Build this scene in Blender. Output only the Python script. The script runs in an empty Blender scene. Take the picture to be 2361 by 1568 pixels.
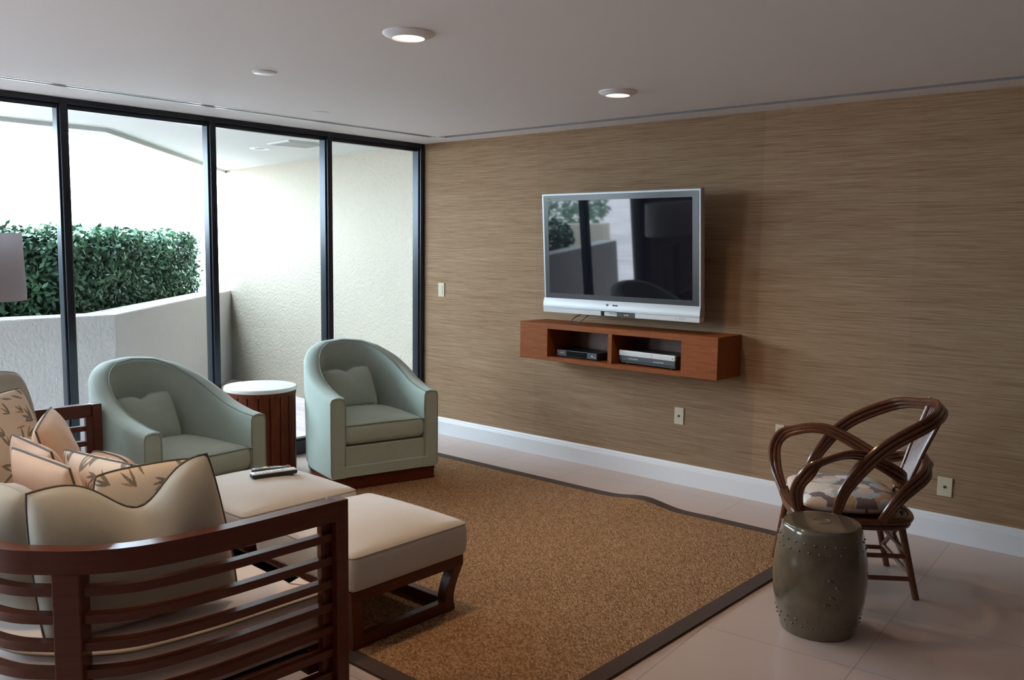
import bpy, math, random
import numpy as np
from mathutils import Vector, Matrix

# ------------------------------------------------------------------ camera
sc = bpy.context.scene
COL = sc.collection
CAM = (5.5743, -5.1871, 1.5882)
F_PX, YAW, PITCH, ROLL = 2043.23, -0.7222, -0.1043, 0.0125
cam_d = bpy.data.cameras.new('camera')
cam_d.sensor_fit = 'HORIZONTAL'
cam_d.sensor_width = 36.0
cam_d.lens = 36.0 * F_PX / 2361.0
cam_d.clip_start = 0.05
cam_d.clip_end = 400
cam_o = bpy.data.objects.new('camera', cam_d)
COL.objects.link(cam_o)
_f = Vector((math.sin(YAW) * math.cos(PITCH), math.cos(YAW) * math.cos(PITCH), math.sin(PITCH)))
_r = Vector((math.cos(YAW), -math.sin(YAW), 0))
_u = _r.cross(_f)
_r2 = _r * math.cos(ROLL) + _u * math.sin(ROLL)
_u2 = -_r * math.sin(ROLL) + _u * math.cos(ROLL)
M = Matrix((_r2, _u2, -_f)).transposed().to_4x4()
M.translation = Vector(CAM)
cam_o.matrix_world = M
sc.camera = cam_o

# ------------------------------------------------------------------ light and exposure
sc.view_settings.view_transform = 'Standard'
sc.view_settings.look = 'None'
sc.view_settings.gamma = 1.0
sc.view_settings.use_curve_mapping = False
sc.view_settings.exposure = 1.45

world = bpy.data.worlds.new('sky')
sc.world = world
world.use_nodes = True
wn = world.node_tree
wn.nodes.clear()
w_out = wn.nodes.new('ShaderNodeOutputWorld')
w_bg = wn.nodes.new('ShaderNodeBackground')
w_bg.inputs['Color'].default_value = (0.67, 0.845, 1.0, 1)
w_bg.inputs['Strength'].default_value = 8.0
wn.links.new(w_bg.outputs[0], w_out.inputs[0])


def area_light(name, loc, rot, sx, sy, power, color, portal=False):
    d = bpy.data.lights.new(name, 'AREA')
    d.shape = 'RECTANGLE'
    d.size, d.size_y = sx, sy
    d.energy = power
    d.color = color
    if portal:
        d.cycles.is_portal = True
    o = bpy.data.objects.new(name, d)
    o.location = loc
    o.rotation_euler = rot
    COL.objects.link(o)
    return o


# daylight portal over the glazed wall (guides sampling of the sky, emits nothing itself)
area_light('window_portal', (-0.15, -1.98, 1.25), (0, -math.pi / 2, 0), 2.3, 3.9, 1, (1, 1, 1), True)
area_light('window_portal', (-0.15, -6.32, 1.25), (0, -math.pi / 2, 0), 2.3, 2.2, 1, (1, 1, 1), True)

H = 2.44           # ceiling height
rnd = random.Random(7)

# ------------------------------------------------------------------ materials
MATS = {}


def mat(name, color, rough=0.6, metal=0.0, coat=0.0, spec=0.5, sheen=0.0):
    m = bpy.data.materials.new(name)
    m.use_nodes = True
    b = m.node_tree.nodes['Principled BSDF']
    b.inputs['Base Color'].default_value = (*color, 1)
    b.inputs['Roughness'].default_value = rough
    b.inputs['Metallic'].default_value = metal
    b.inputs['Coat Weight'].default_value = coat
    b.inputs['Coat Roughness'].default_value = 0.15
    b.inputs['Specular IOR Level'].default_value = spec
    b.inputs['Sheen Weight'].default_value = sheen
    MATS[name] = m
    return m


def nd(m, t, **kw):
    n = m.node_tree.nodes.new(t)
    for k, v in kw.items():
        if k in n.inputs:
            n.inputs[k].default_value = v
        else:
            setattr(n, k, v)
    return n


def lk(m, a, b):
    m.node_tree.links.new(a, b)


def bs(m):
    return m.node_tree.nodes['Principled BSDF']


def coords(m, scale, kind='Object', rot=(0, 0, 0)):
    tc = nd(m, 'ShaderNodeTexCoord')
    mp = nd(m, 'ShaderNodeMapping')
    mp.inputs['Scale'].default_value = scale
    mp.inputs['Rotation'].default_value = rot
    lk(m, tc.outputs[kind], mp.inputs[0])
    return mp.outputs[0]


def ramp(m, fac, stops):
    r = nd(m, 'ShaderNodeValToRGB')
    e = r.color_ramp.elements
    while len(e) < len(stops):
        e.new(0.5)
    for i, (p, c) in enumerate(stops):
        e[i].position = p
        e[i].color = (*c, 1)
    lk(m, fac, r.inputs[0])
    return r.outputs[0]


def noise(m, vec, scale, detail=3, rough=0.6, dist=0.0):
    n = nd(m, 'ShaderNodeTexNoise')
    n.inputs['Scale'].default_value = scale
    n.inputs['Detail'].default_value = detail
    n.inputs['Roughness'].default_value = rough
    n.inputs['Distortion'].default_value = dist
    lk(m, vec, n.inputs['Vector'])
    return n.outputs[0]


def bump(m, height, strength, dist=0.01):
    b = nd(m, 'ShaderNodeBump')
    b.inputs['Strength'].default_value = strength
    b.inputs['Distance'].default_value = dist
    lk(m, height, b.inputs['Height'])
    lk(m, b.outputs[0], bs(m).inputs['Normal'])
    return b


def math_n(m, op, a, b=None):
    n = nd(m, 'ShaderNodeMath', operation=op)
    for i, v in enumerate((a, b)):
        if v is None:
            continue
        if isinstance(v, (int, float)):
            n.inputs[i].default_value = v
        else:
            lk(m, v, n.inputs[i])
    return n.outputs[0]


def mix_c(m, fac, a, b, mode='MIX'):
    n = nd(m, 'ShaderNodeMix', data_type='RGBA', blend_type=mode)
    for s, v in ((0, fac), (6, a), (7, b)):
        if isinstance(v, (int, float)):
            n.inputs[s].default_value = v
        elif isinstance(v, tuple):
            n.inputs[s].default_value = (*v, 1)
        else:
            lk(m, v, n.inputs[s])
    return n.outputs[2]


def fabric(name, color, var=0.12, scale=420, bstr=0.25, sheen=0.3):
    m = mat(name, color, rough=0.9, spec=0.2, sheen=sheen)
    v = coords(m, (1, 1, 1))
    n1 = noise(m, v, scale, 2, 0.7)
    n2 = noise(m, v, 9, 3, 0.6)
    k = math_n(m, 'ADD', math_n(m, 'MULTIPLY', n1, 0.6), math_n(m, 'MULTIPLY', n2, 0.4))
    c = ramp(m, k, [(0.3, tuple(x * (1 - var) for x in color)), (0.7, tuple(min(1, x * (1 + var)) for x in color))])
    lk(m, c, bs(m).inputs['Base Color'])
    bump(m, n1, bstr, 0.002)
    return m


def wood(name, dark, light, scale=(1, 1, 1), rough=0.3, coat=0.4, s=14, spec=0.5):
    m = mat(name, light, rough=rough, coat=coat, spec=spec)
    v = coords(m, scale)
    n = noise(m, v, s, 6, 0.65, 0.6)
    c = ramp(m, n, [(0.28, dark), (0.72, light)])
    lk(m, c, bs(m).inputs['Base Color'])
    bump(m, n, 0.08, 0.002)
    return m


# walls and structure
m_paint = mat('ceiling_paint', (0.83, 0.80, 0.79), 0.75)
_v = coords(m_paint, (1, 1, 1))
bump(m_paint, noise(m_paint, _v, 60, 3), 0.08, 0.004)
m_dim = mat('dark_unseen_wall', (0.07, 0.04, 0.025), 0.7)  # unseen walls, kept dark to cut bounce light
m_trim = mat('white_gloss_paint', (0.84, 0.84, 0.86), 0.35)
m_groove_shade = mat('reveal_shade_grey', (0.30, 0.29, 0.31), 0.6)  # shade inside the ceiling slot, put into the colour
m_alu = mat('track_aluminium', (0.75, 0.76, 0.78), 0.25, metal=0.9)

m_grass = mat('grasscloth', (0.4, 0.3, 0.2), 0.85, spec=0.25)
v1 = coords(m_grass, (1.3, 1, 75))
v2 = coords(m_grass, (4.5, 1, 210))
v3 = coords(m_grass, (0.5, 1, 9))
a1 = noise(m_grass, v1, 1.6, 4, 0.7, 0.25)
a2 = noise(m_grass, v2, 1.2, 3, 0.7, 0.2)
a3 = noise(m_grass, v3, 1.5, 2, 0.5)
s = math_n(m_grass, 'ADD', math_n(m_grass, 'MULTIPLY', a1, 0.52), math_n(m_grass, 'MULTIPLY', a2, 0.36))
s = math_n(m_grass, 'ADD', s, math_n(m_grass, 'MULTIPLY', a3, 0.12))
c = ramp(m_grass, s, [(0.34, (0.19, 0.098, 0.050)), (0.45, (0.295, 0.178, 0.100)), (0.54, (0.37, 0.245, 0.148)), (0.66, (0.43, 0.315, 0.205))])
tc = nd(m_grass, 'ShaderNodeTexCoord')
sp = nd(m_grass, 'ShaderNodeSeparateXYZ')
lk(m_grass, tc.outputs['Object'], sp.inputs[0])
pn = math_n(m_grass, 'FLOOR', math_n(m_grass, 'DIVIDE', math_n(m_grass, 'ADD', sp.outputs[0], -0.33 + 10 * 0.91), 0.91))
wnz = nd(m_grass, 'ShaderNodeTexWhiteNoise', noise_dimensions='1D')
lk(m_grass, pn, wnz.inputs['W'])
hs = nd(m_grass, 'ShaderNodeHueSaturation')
lk(m_grass, c, hs.inputs['Color'])
lk(m_grass, math_n(m_grass, 'ADD', math_n(m_grass, 'MULTIPLY', wnz.outputs[0], 0.16), 0.92), hs.inputs['Value'])
lk(m_grass, hs.outputs[0], bs(m_grass).inputs['Base Color'])
bump(m_grass, s, 0.5, 0.004)

m_tile = mat('stone_tile', (0.6, 0.5, 0.43), 0.34, spec=0.5)
tv = coords(m_tile, (1, 1, 1))
mp = nd(m_tile, 'ShaderNodeMapping')
mp.inputs['Rotation'].default_value = (0, 0, math.radians(-4.9))
mp.inputs['Location'].default_value = (-3.020 + 0.612 * 12, 2.243 + 0.612 * 20, 0)
lk(m_tile, tv, mp.inputs[0])
bk = nd(m_tile, 'ShaderNodeTexBrick', offset=0.0, squash=1.0)
bk.inputs['Scale'].default_value = 1.0
bk.inputs['Brick Width'].default_value = 0.612
bk.inputs['Row Height'].default_value = 0.612
bk.inputs['Mortar Size'].default_value = 0.0026
bk.inputs['Mortar Smooth'].default_value = 0.2
bk.inputs['Color1'].default_value = (0.60, 0.475, 0.42, 1)
bk.inputs['Color2'].default_value = (0.66, 0.525, 0.46, 1)
bk.inputs['Mortar'].default_value = (0.42, 0.32, 0.27, 1)
lk(m_tile, mp.outputs[0], bk.inputs['Vector'])
nz = noise(m_tile, tv, 2.2, 5, 0.6)
cc = mix_c(m_tile, 0.35, bk.outputs['Color'], ramp(m_tile, nz, [(0.3, (0.55, 0.42, 0.36)), (0.7, (0.78, 0.68, 0.62))]), 'MULTIPLY')
cc = mix_c(m_tile, 0.5, bk.outputs['Color'], cc)
lk(m_tile, cc, bs(m_tile).inputs['Base Color'])

m_frame = mat('dark_bronze', (0.035, 0.04, 0.05), 0.35, metal=0.6)
m_stucco = mat('stucco', (0.42, 0.375, 0.30), 0.9, spec=0.2)
sv = coords(m_stucco, (1, 1, 1))
_n = noise(m_stucco, sv, 38, 4, 0.55)
_n2 = noise(m_stucco, sv, 110, 2, 0.5)
bump(m_stucco, math_n(m_stucco, 'ADD', _n, math_n(m_stucco, 'MULTIPLY', _n2, 0.3)), 0.9, 0.018)
m_stucco2 = mat('parapet_stucco', (0.56, 0.54, 0.52), 0.9, spec=0.2)
sv = coords(m_stucco2, (1, 1, 0.8))
_n = noise(m_stucco2, sv, 34, 4, 0.6)
bump(m_stucco2, _n, 0.7, 0.016)
m_soffit = mat('soffit_paint', (0.60, 0.60, 0.56), 0.8)
m_conc = mat('paving', (0.62, 0.52, 0.50), 0.8)
_pv = coords(m_conc, (1, 1, 1))
_c = ramp(m_conc, noise(m_conc, coords(m_conc, (0.5, 3, 1)), 1.5, 4), [(0.3, (0.50, 0.39, 0.38)), (0.7, (0.74, 0.66, 0.64))])
lk(m_conc, _c, bs(m_conc).inputs['Base Color'])

m_glass = bpy.data.materials.new('window_glass')
m_glass.use_nodes = True
nt = m_glass.node_tree
nt.nodes.clear()
o_ = nt.nodes.new('ShaderNodeOutputMaterial')
mx = nt.nodes.new('ShaderNodeMixShader')
tr = nt.nodes.new('ShaderNodeBsdfTransparent')
tr.inputs[0].default_value = (0.96, 0.97, 0.96, 1)
gl = nt.nodes.new('ShaderNodeBsdfGlossy')
gl.inputs['Roughness'].default_value = 0.0
fr = nt.nodes.new('ShaderNodeFresnel')
fr.inputs[0].default_value = 1.35
nt.links.new(fr.outputs[0], mx.inputs[0])
nt.links.new(tr.outputs[0], mx.inputs[1])
nt.links.new(gl.outputs[0], mx.inputs[2])
nt.links.new(mx.outputs[0], o_.inputs[0])

# furniture
m_sage = fabric('sage_linen', (0.42, 0.50, 0.44), 0.10, 500, 0.2)
m_sage_p = fabric('sage_piping', (0.24, 0.30, 0.26), 0.08)
m_cream = fabric('cream_chenille', (0.60, 0.54, 0.47), 0.05, 190, 0.5)
m_cream_s = fabric('cream_seam', (0.36, 0.30, 0.24), 0.05)
m_taupe = fabric('taupe_linen', (0.46, 0.42, 0.335), 0.08, 420, 0.25)
m_pipe = fabric('dark_piping', (0.10, 0.085, 0.07), 0.1)
m_pipe_l = fabric('light_piping', (0.40, 0.33, 0.26), 0.1)
m_peach = fabric('peach_linen', (0.74, 0.49, 0.33), 0.07, 420, 0.2)  # warm lamp light on the sofa is mixed into this peach
m_seat = fabric('blush_seat_linen', (0.86, 0.76, 0.70), 0.06, 420, 0.2)
m_rail = wood('mahogany', (0.072, 0.014, 0.005), (0.125, 0.026, 0.010), (1.2, 1.2, 16), 0.28, 0.2, 5, spec=0.25)
m_walnut = wood('walnut_stain', (0.05, 0.018, 0.010), (0.09, 0.032, 0.017), (1, 6, 6), 0.35, 0.15, 6)
m_cons = wood('console_veneer', (0.19, 0.048, 0.010), (0.33, 0.098, 0.022), (0.6, 5, 9), 0.6, 0.0, spec=0.2)
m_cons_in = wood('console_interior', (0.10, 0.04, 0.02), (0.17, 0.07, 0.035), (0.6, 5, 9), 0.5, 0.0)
m_drum = wood('drum_wood', (0.075, 0.014, 0.005), (0.19, 0.040, 0.014), (7, 7, 0.7), 0.6, 0.0, spec=0.15)
m_marble = mat('white_stone_top', (0.78, 0.74, 0.70), 0.25)
m_rattan = wood('rattan', (0.080, 0.024, 0.009), (0.17, 0.055, 0.020), (5, 5, 5), 0.3, 0.4, 8, spec=0.35)
m_spindle = wood('rattan_core', (0.20, 0.11, 0.08), (0.34, 0.20, 0.155), (5, 5, 5), 0.4, 0.3, 8)
m_silver = mat('silver_plastic', (0.42, 0.42, 0.42), 0.38, metal=0.3)
m_silver_l = mat('pale_silver_plastic', (0.62, 0.62, 0.62), 0.35, metal=0.1)
m_bezel = mat('dark_bezel', (0.045, 0.045, 0.05), 0.25)
m_screen = mat('plasma_glass', (0.008, 0.009, 0.014), 0.03, spec=0.5)
bs(m_screen).inputs['IOR'].default_value = 1.6
m_black = mat('black_plastic', (0.012, 0.012, 0.014), 0.4)
m_dgrey = mat('dark_grey_plastic', (0.05, 0.05, 0.055), 0.4)
m_plate = mat('ivory_plate', (0.62, 0.55, 0.38), 0.4)
m_hole = mat('plate_hole', (0.03, 0.025, 0.02), 0.6)
m_label = mat('printed_mark', (0.10, 0.10, 0.11), 0.5)
m_label_w = mat('printed_mark_light', (0.55, 0.55, 0.55), 0.5)
m_label_y = mat('printed_mark_yellow', (0.5, 0.42, 0.12), 0.5)
m_shade = mat('lamp_shade_linen', (0.66, 0.62, 0.64), 0.9)
_tl = nd(m_shade, 'ShaderNodeBsdfTranslucent')
_tl.inputs[0].default_value = (0.66, 0.62, 0.64, 1)
_mx = nd(m_shade, 'ShaderNodeMixShader')
_mx.inputs[0].default_value = 0.5
lk(m_shade, bs(m_shade).outputs[0], _mx.inputs[1])
lk(m_shade, _tl.outputs[0], _mx.inputs[2])
lk(m_shade, _mx.outputs[0], m_shade.node_tree.nodes['Material Output'].inputs[0])
m_green = mat('led_sticker', (0.15, 0.22, 0.06), 0.5)
m_red = mat('remote_red_key', (0.4, 0.02, 0.02), 0.4)
m_vent = mat('vent_grille', (0.28, 0.27, 0.25), 0.6)

m_stool = mat('celadon_glaze', (0.15, 0.125, 0.085), 0.16, coat=0.6)
_v = coords(m_stool, (1, 1, 1))
_c = ramp(m_stool, noise(m_stool, _v, 5, 5, 0.65), [(0.3, (0.085, 0.064, 0.038)), (0.7, (0.17, 0.135, 0.088))])
lk(m_stool, _c, bs(m_stool).inputs['Base Color'])

m_sisal = mat('sisal', (0.25, 0.13, 0.06), 0.95, spec=0.1)
v = coords(m_sisal, (1, 1, 1), rot=(0, 0, math.radians(38)))
vo = nd(m_sisal, 'ShaderNodeTexVoronoi')
vo.inputs['Scale'].default_value = 1.0
mp2 = nd(m_sisal, 'ShaderNodeMapping')
mp2.inputs['Scale'].default_value = (82, 165, 1)
lk(m_sisal, v, mp2.inputs[0])
lk(m_sisal, mp2.outputs[0], vo.inputs['Vector'])
nn = noise(m_sisal, coords(m_sisal, (1, 1, 1)), 1.6, 3)
c1 = ramp(m_sisal, vo.outputs['Color'], [(0.2, (0.22, 0.115, 0.055)), (0.5, (0.33, 0.185, 0.092)), (0.85, (0.46, 0.285, 0.16))])
lk(m_sisal, c1, bs(m_sisal).inputs['Base Color'])
inv = math_n(m_sisal, 'SUBTRACT', 1.0, vo.outputs['Distance'])
bump(m_sisal, inv, 0.8, 0.006)
m_bind = fabric('rug_binding', (0.075, 0.045, 0.032), 0.15, 300, 0.3, 0.05)

m_leaf = mat('hedge_leaf', (0.06, 0.16, 0.06), 0.4)
oi = nd(m_leaf, 'ShaderNodeTexCoord')
_c = ramp(m_leaf, noise(m_leaf, oi.outputs['Object'], 7, 3), [(0.3, (0.016, 0.050, 0.035)), (0.7, (0.11, 0.25, 0.13))])
lk(m_leaf, _c, bs(m_leaf).inputs['Base Color'])
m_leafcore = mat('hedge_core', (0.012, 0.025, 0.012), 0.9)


def emit(name, color, strength):
    m = bpy.data.materials.new(name)
    m.use_nodes = True
    n = m.node_tree
    n.nodes.clear()
    o = n.nodes.new('ShaderNodeOutputMaterial')
    e = n.nodes.new('ShaderNodeEmission')
    e.inputs[0].default_value = (*color, 1)
    e.inputs[1].default_value = strength
    n.links.new(e.outputs[0], o.inputs[0])
    return m


m_lamp = emit('downlight_lens', (1.0, 0.88, 0.70), 0.62)


def attr_mat(name, attr):
    m = mat(name, (0.5, 0.5, 0.5), 0.9, spec=0.2, sheen=0.2)
    a = nd(m, 'ShaderNodeAttribute', attribute_name=attr)
    lk(m, a.outputs['Color'], bs(m).inputs['Base Color'])
    bump(m, noise(m, coords(m, (1, 1, 1)), 420, 2), 0.2, 0.002)
    return m


m_leafprint = attr_mat('leaf_print_linen', 'print')
m_floral = attr_mat('floral_print_cotton', 'print')


# ------------------------------------------------------------------ mesh builder
class MB:
    def __init__(self):
        self.v, self.f, self.c = [], [], None

    def add(self, vs, fs):
        b = len(self.v)
        self.v += [tuple(p) for p in vs]
        self.f += [tuple(i + b for i in q) for q in fs]
        return self

    def box(self, x0, x1, y0, y1, z0, z1, M=None):
        vs = [(x, y, z) for z in (z0, z1) for y in (y0, y1) for x in (x0, x1)]
        if M is not None:
            vs = [M @ Vector(p) for p in vs]
        return self.add(vs, [(0, 2, 3, 1), (4, 5, 7, 6), (0, 1, 5, 4), (2, 6, 7, 3), (0, 4, 6, 2), (1, 3, 7, 5)])

    def prism(self, pts, z0, z1, M=None):
        n = len(pts)
        vs = [(x, y, z0) for x, y in pts] + [(x, y, z1) for x, y in pts]
        if M is not None:
            vs = [M @ Vector(p) for p in vs]
        fs = [tuple(range(n))[::-1], tuple(range(n, 2 * n))]
        fs += [(i, (i + 1) % n, n + (i + 1) % n, n + i) for i in range(n)]
        return self.add(vs, fs)

    def lathe(self, prof, seg=48, c=(0, 0, 0), cap=True):
        vs = []
        for r, z in prof:
            for k in range(seg):
                a = 2 * math.pi * k / seg
                vs.append((c[0] + r * math.cos(a), c[1] + r * math.sin(a), c[2] + z))
        fs = []
        for i in range(len(prof) - 1):
            for k in range(seg):
                k2 = (k + 1) % seg
                fs.append((i * seg + k, i * seg + k2, (i + 1) * seg + k2, (i + 1) * seg + k))
        if cap:
            fs.append(tuple(range(seg))[::-1])
            fs.append(tuple(range((len(prof) - 1) * seg, len(prof) * seg)))
        return self.add(vs, fs)

    def tube(self, path, r, seg=8, closed=False):
        P = [Vector(p) for p in path]
        n = len(P)
        rs = r if isinstance(r, (list, tuple)) else [r] * n
        T = []
        for i in range(n):
            a = P[i - 1] if (i > 0 or closed) else P[i]
            b = P[(i + 1) % n] if (i < n - 1 or closed) else P[i]
            t = (b - a)
            T.append(t.normalized() if t.length > 1e-9 else Vector((0, 0, 1)))
        up = Vector((0, 0, 1)) if abs(T[0].z) < 0.9 else Vector((1, 0, 0))
        N = (up - T[0] * up.dot(T[0])).normalized()
        vs = []
        for i in range(n):
            N = (N - T[i] * N.dot(T[i]))
            N = N.normalized() if N.length > 1e-6 else T[i].orthogonal().normalized()
            B = T[i].cross(N)
            for k in range(seg):
                a = 2 * math.pi * k / seg
                vs.append(P[i] + (N * math.cos(a) + B * math.sin(a)) * rs[i])
        fs = []
        m = n if closed else n - 1
        for i in range(m):
            j = (i + 1) % n
            for k in range(seg):
                k2 = (k + 1) % seg
                fs.append((i * seg + k, i * seg + k2, j * seg + k2, j * seg + k))
        if not closed:
            fs.append(tuple(range(seg))[::-1])
            fs.append(tuple(range((n - 1) * seg, n * seg)))
        return self.add(vs, fs)

    def sweep(self, path, o0, o1, z0, z1):
        """rectangular section along a 2-D path; offsets go to the right-hand side of the travel direction"""
        n = len(path)
        P = [Vector((p[0], p[1])) for p in path]
        vs = []
        for i in range(n):
            a, b = P[max(0, i - 1)], P[min(n - 1, i + 1)]
            t = (b - a).normalized()
            nr = Vector((t.y, -t.x))
            for o, z in ((o0, z0), (o1, z0), (o1, z1), (o0, z1)):
                q = P[i] + nr * o
                vs.append((q.x, q.y, z))
        fs = [(0, 1, 2, 3), tuple((n - 1) * 4 + k for k in (3, 2, 1, 0))]
        for i in range(n - 1):
            for k in range(4):
                k2 = (k + 1) % 4
                fs.append((i * 4 + k, (i + 1) * 4 + k, (i + 1) * 4 + k2, i * 4 + k2))
        return self.add(vs, fs)

    def rbox(self, w, d, h, r, crown=0.0, n=14, M=None, crown_b=0.0, side=0.0):
        """soft rounded box centred on the origin, with crowned top"""
        hw = Vector((w / 2, d / 2, h / 2))
        r = min(r, w / 2, d / 2, h / 2)
        idx, vs, fs = {}, [], []

        def sp(t):
            return math.sin(t * math.pi / 2)

        def vid(p):
            key = tuple(round(c, 5) for c in p)
            if key not in idx:
                q = Vector([p[i] * hw[i] for i in range(3)])
                core = Vector([max(-(hw[i] - r), min(hw[i] - r, q[i])) for i in range(3)])
                dlt = q - core
                if dlt.length > 1e-9:
                    dlt = dlt.normalized() * r
                q = core + dlt
                u, v_ = max(-1, min(1, q.x / hw.x)), max(-1, min(1, q.y / hw.y))
                k = (1 - abs(u) ** 2.4) * (1 - abs(v_) ** 2.4)
                zz = q.z
                q.z += crown * k * max(0, p[2]) if p[2] > 0 else -crown_b * k * max(0, -p[2])
                if side:
                    s_ = side * (1 - (zz / hw.z) ** 2)
                    q.x += s_ * u
                    q.y += s_ * v_
                if M is not None:
                    q = M @ q
                idx[key] = len(vs)
                vs.append(tuple(q))
            return idx[key]
        g = [sp(-1 + 2 * i / n) for i in range(n + 1)]
        for ax in range(3):
            for sg in (-1, 1):
                for i in range(n):
                    for j in range(n):
                        quad = []
                        for (a, b) in ((g[i], g[j]), (g[i + 1], g[j]), (g[i + 1], g[j + 1]), (g[i], g[j + 1])):
                            p = [0, 0, 0]
                            p[ax] = sg
                            p[(ax + 1) % 3] = a
                            p[(ax + 2) % 3] = b
                            quad.append(vid(p))
                        fs.append(tuple(quad if sg > 0 else quad[::-1]))
        return self.add(vs, fs)

    def build(self, name, material, parent=None, smooth=True, bevel=0.0, seg=2, angle=35):
        me = bpy.data.meshes.new(name)
        me.from_pydata(self.v, [], self.f)
        me.update()
        mats = material if isinstance(material, (list, tuple)) else [material]
        for m in mats:
            me.materials.append(m)
        if smooth:
            me.polygons.foreach_set('use_smooth', [True] * len(me.polygons))
            me.set_sharp_from_angle(angle=math.radians(angle))
        o = bpy.data.objects.new(name, me)
        COL.objects.link(o)
        if bevel:
            b = o.modifiers.new('bevel', 'BEVEL')
            b.width = bevel
            b.segments = seg
            b.limit_method = 'ANGLE'
            b.angle_limit = math.radians(40)
            b.harden_normals = False
        if parent is not None:
            o.parent = parent
        return o


def thing(name, label, cat, loc=(0, 0, 0), rz=0.0, group=None, rot=None):
    o = bpy.data.objects.new(name, None)
    o.empty_display_size = 0.1
    COL.objects.link(o)
    o.location = loc
    o.rotation_euler = rot if rot else (0, 0, rz)
    o['label'] = label
    o['category'] = cat
    if group:
        o['group'] = group
    return o


def tag(o, label, cat, group=None, kind=None):
    o['label'] = label
    o['category'] = cat
    if group:
        o['group'] = group
    if kind:
        o['kind'] = kind
    return o


def struct(o):
    o['kind'] = 'structure'
    return o


def copy_tree(o, label=None):
    c = o.copy()
    COL.objects.link(c)
    if label:
        c['label'] = label
    for ch in list(o.children):
        d = ch.copy()
        COL.objects.link(d)
        d.parent = c
        for g in list(ch.children):
            e = g.copy()
            COL.objects.link(e)
            e.parent = d
    return c


def catmull(P, m=8):
    P = [Vector(p) for p in P]
    Q = [P[0] * 2 - P[1]] + P + [P[-1] * 2 - P[-2]]
    out = []
    for i in range(1, len(Q) - 2):
        a, b, c, d = Q[i - 1:i + 3]
        for k in range(m):
            t = k / m
            out.append(0.5 * (2 * b + (c - a) * t + (2 * a - 5 * b + 4 * c - d) * t * t + (3 * b - a - 3 * c + d) * t ** 3))
    out.append(P[-1])
    return out


# ------------------------------------------------------------------ room shell
XR, YB = 6.2, -8.6  # unseen right wall pulled in close to dim the right side
struct(MB().box(-0.12, XR, YB, 0.3, -0.2, 0).build('floor', m_tile, smooth=False))
# ceiling with two recessed slots: curtain track along the glazing, reveal along the TV wall
gx0, gx1 = 0.385, 0.455
gy0, gy1 = -0.285, -0.20
cb = MB()
cb.box(-0.12, gx0, YB, 0.3, H, H + 0.2)
cb.box(gx0, XR, gy1, 0.3, H, H + 0.2)
cb.box(gx1, XR, YB, gy0, H, H + 0.2)
cb.box(gx0 + 0.0, gx1, gy0, gy1, H, H + 0.2)
cb.box(gx0, gx1, YB, gy0, H + 0.035, H + 0.2)
cb.box(gx1, XR, gy0, gy1, H + 0.03, H + 0.2)
struct(cb.build('ceiling', m_paint, smooth=False))
struct(MB().box(gx1, XR, gy0 + 0.004, gy1, H + 0.024, H + 0.031).box(gx1, XR, gy1 - 0.003, gy1 + 0.0, H + 0.0005, H + 0.024).build('reveal_shade_strip', m_groove_shade, smooth=False))  # grey strip lining the slot, painted as its shade
tk = MB()
tk.box(gx0 + 0.004, gx0 + 0.012, YB + 0.1, gy0 - 0.01, H - 0.002, H + 0.03)
tk.box(gx1 - 0.012, gx1 - 0.004, YB + 0.1, gy0 - 0.01, H - 0.002, H + 0.03)
tk.box(gx0 + 0.031, gx0 + 0.039, YB + 0.1, gy0 - 0.01, H + 0.004, H + 0.03)
tt = tk.build('curtain_track', m_alu, smooth=False)
tag(tt, 'slim aluminium curtain track recessed in the ceiling along the glazed wall', 'track')

struct(MB().box(-0.0, XR, 0.0, 0.25, 0, H).build('wall_back', m_grass, smooth=False))
struct(MB().box(XR, XR + 0.2, YB, 0.3, -0.2, H + 0.2).build('wall_right', m_dim, smooth=False))
wf = MB()
wf.box(-0.3, XR + 0.2, YB - 0.2, YB, -0.2, H + 0.2)
struct(wf.build('wall_front', m_dim, smooth=False))
m_col = mat('brown_plaster', (0.16, 0.12, 0.11), 0.8)
struct(MB().box(-0.2, 0.05, -5.2, -4.0, 0, H).build('wall_left', m_col, smooth=False))
# baseboard with a moulded cap
prof = [(0, 0), (-0.016, 0), (-0.016, 0.108), (-0.0135, 0.112), (-0.0135, 0.118), (-0.010, 0.124), (-0.009, 0.132), (-0.005, 0.140), (-0.004, 0.145), (0, 0.145)]
bb = MB()
n_ = len(prof)
bb.add([(x, y, z) for x in (0.02, XR) for y, z in prof], [tuple(range(n_))[::-1], tuple(range(n_, 2 * n_))] + [(i, (i + 1) % n_, n_ + (i + 1) % n_, n_ + i) for i in range(n_)])
struct(bb.build('baseboard_back', m_trim, smooth=False))


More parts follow.
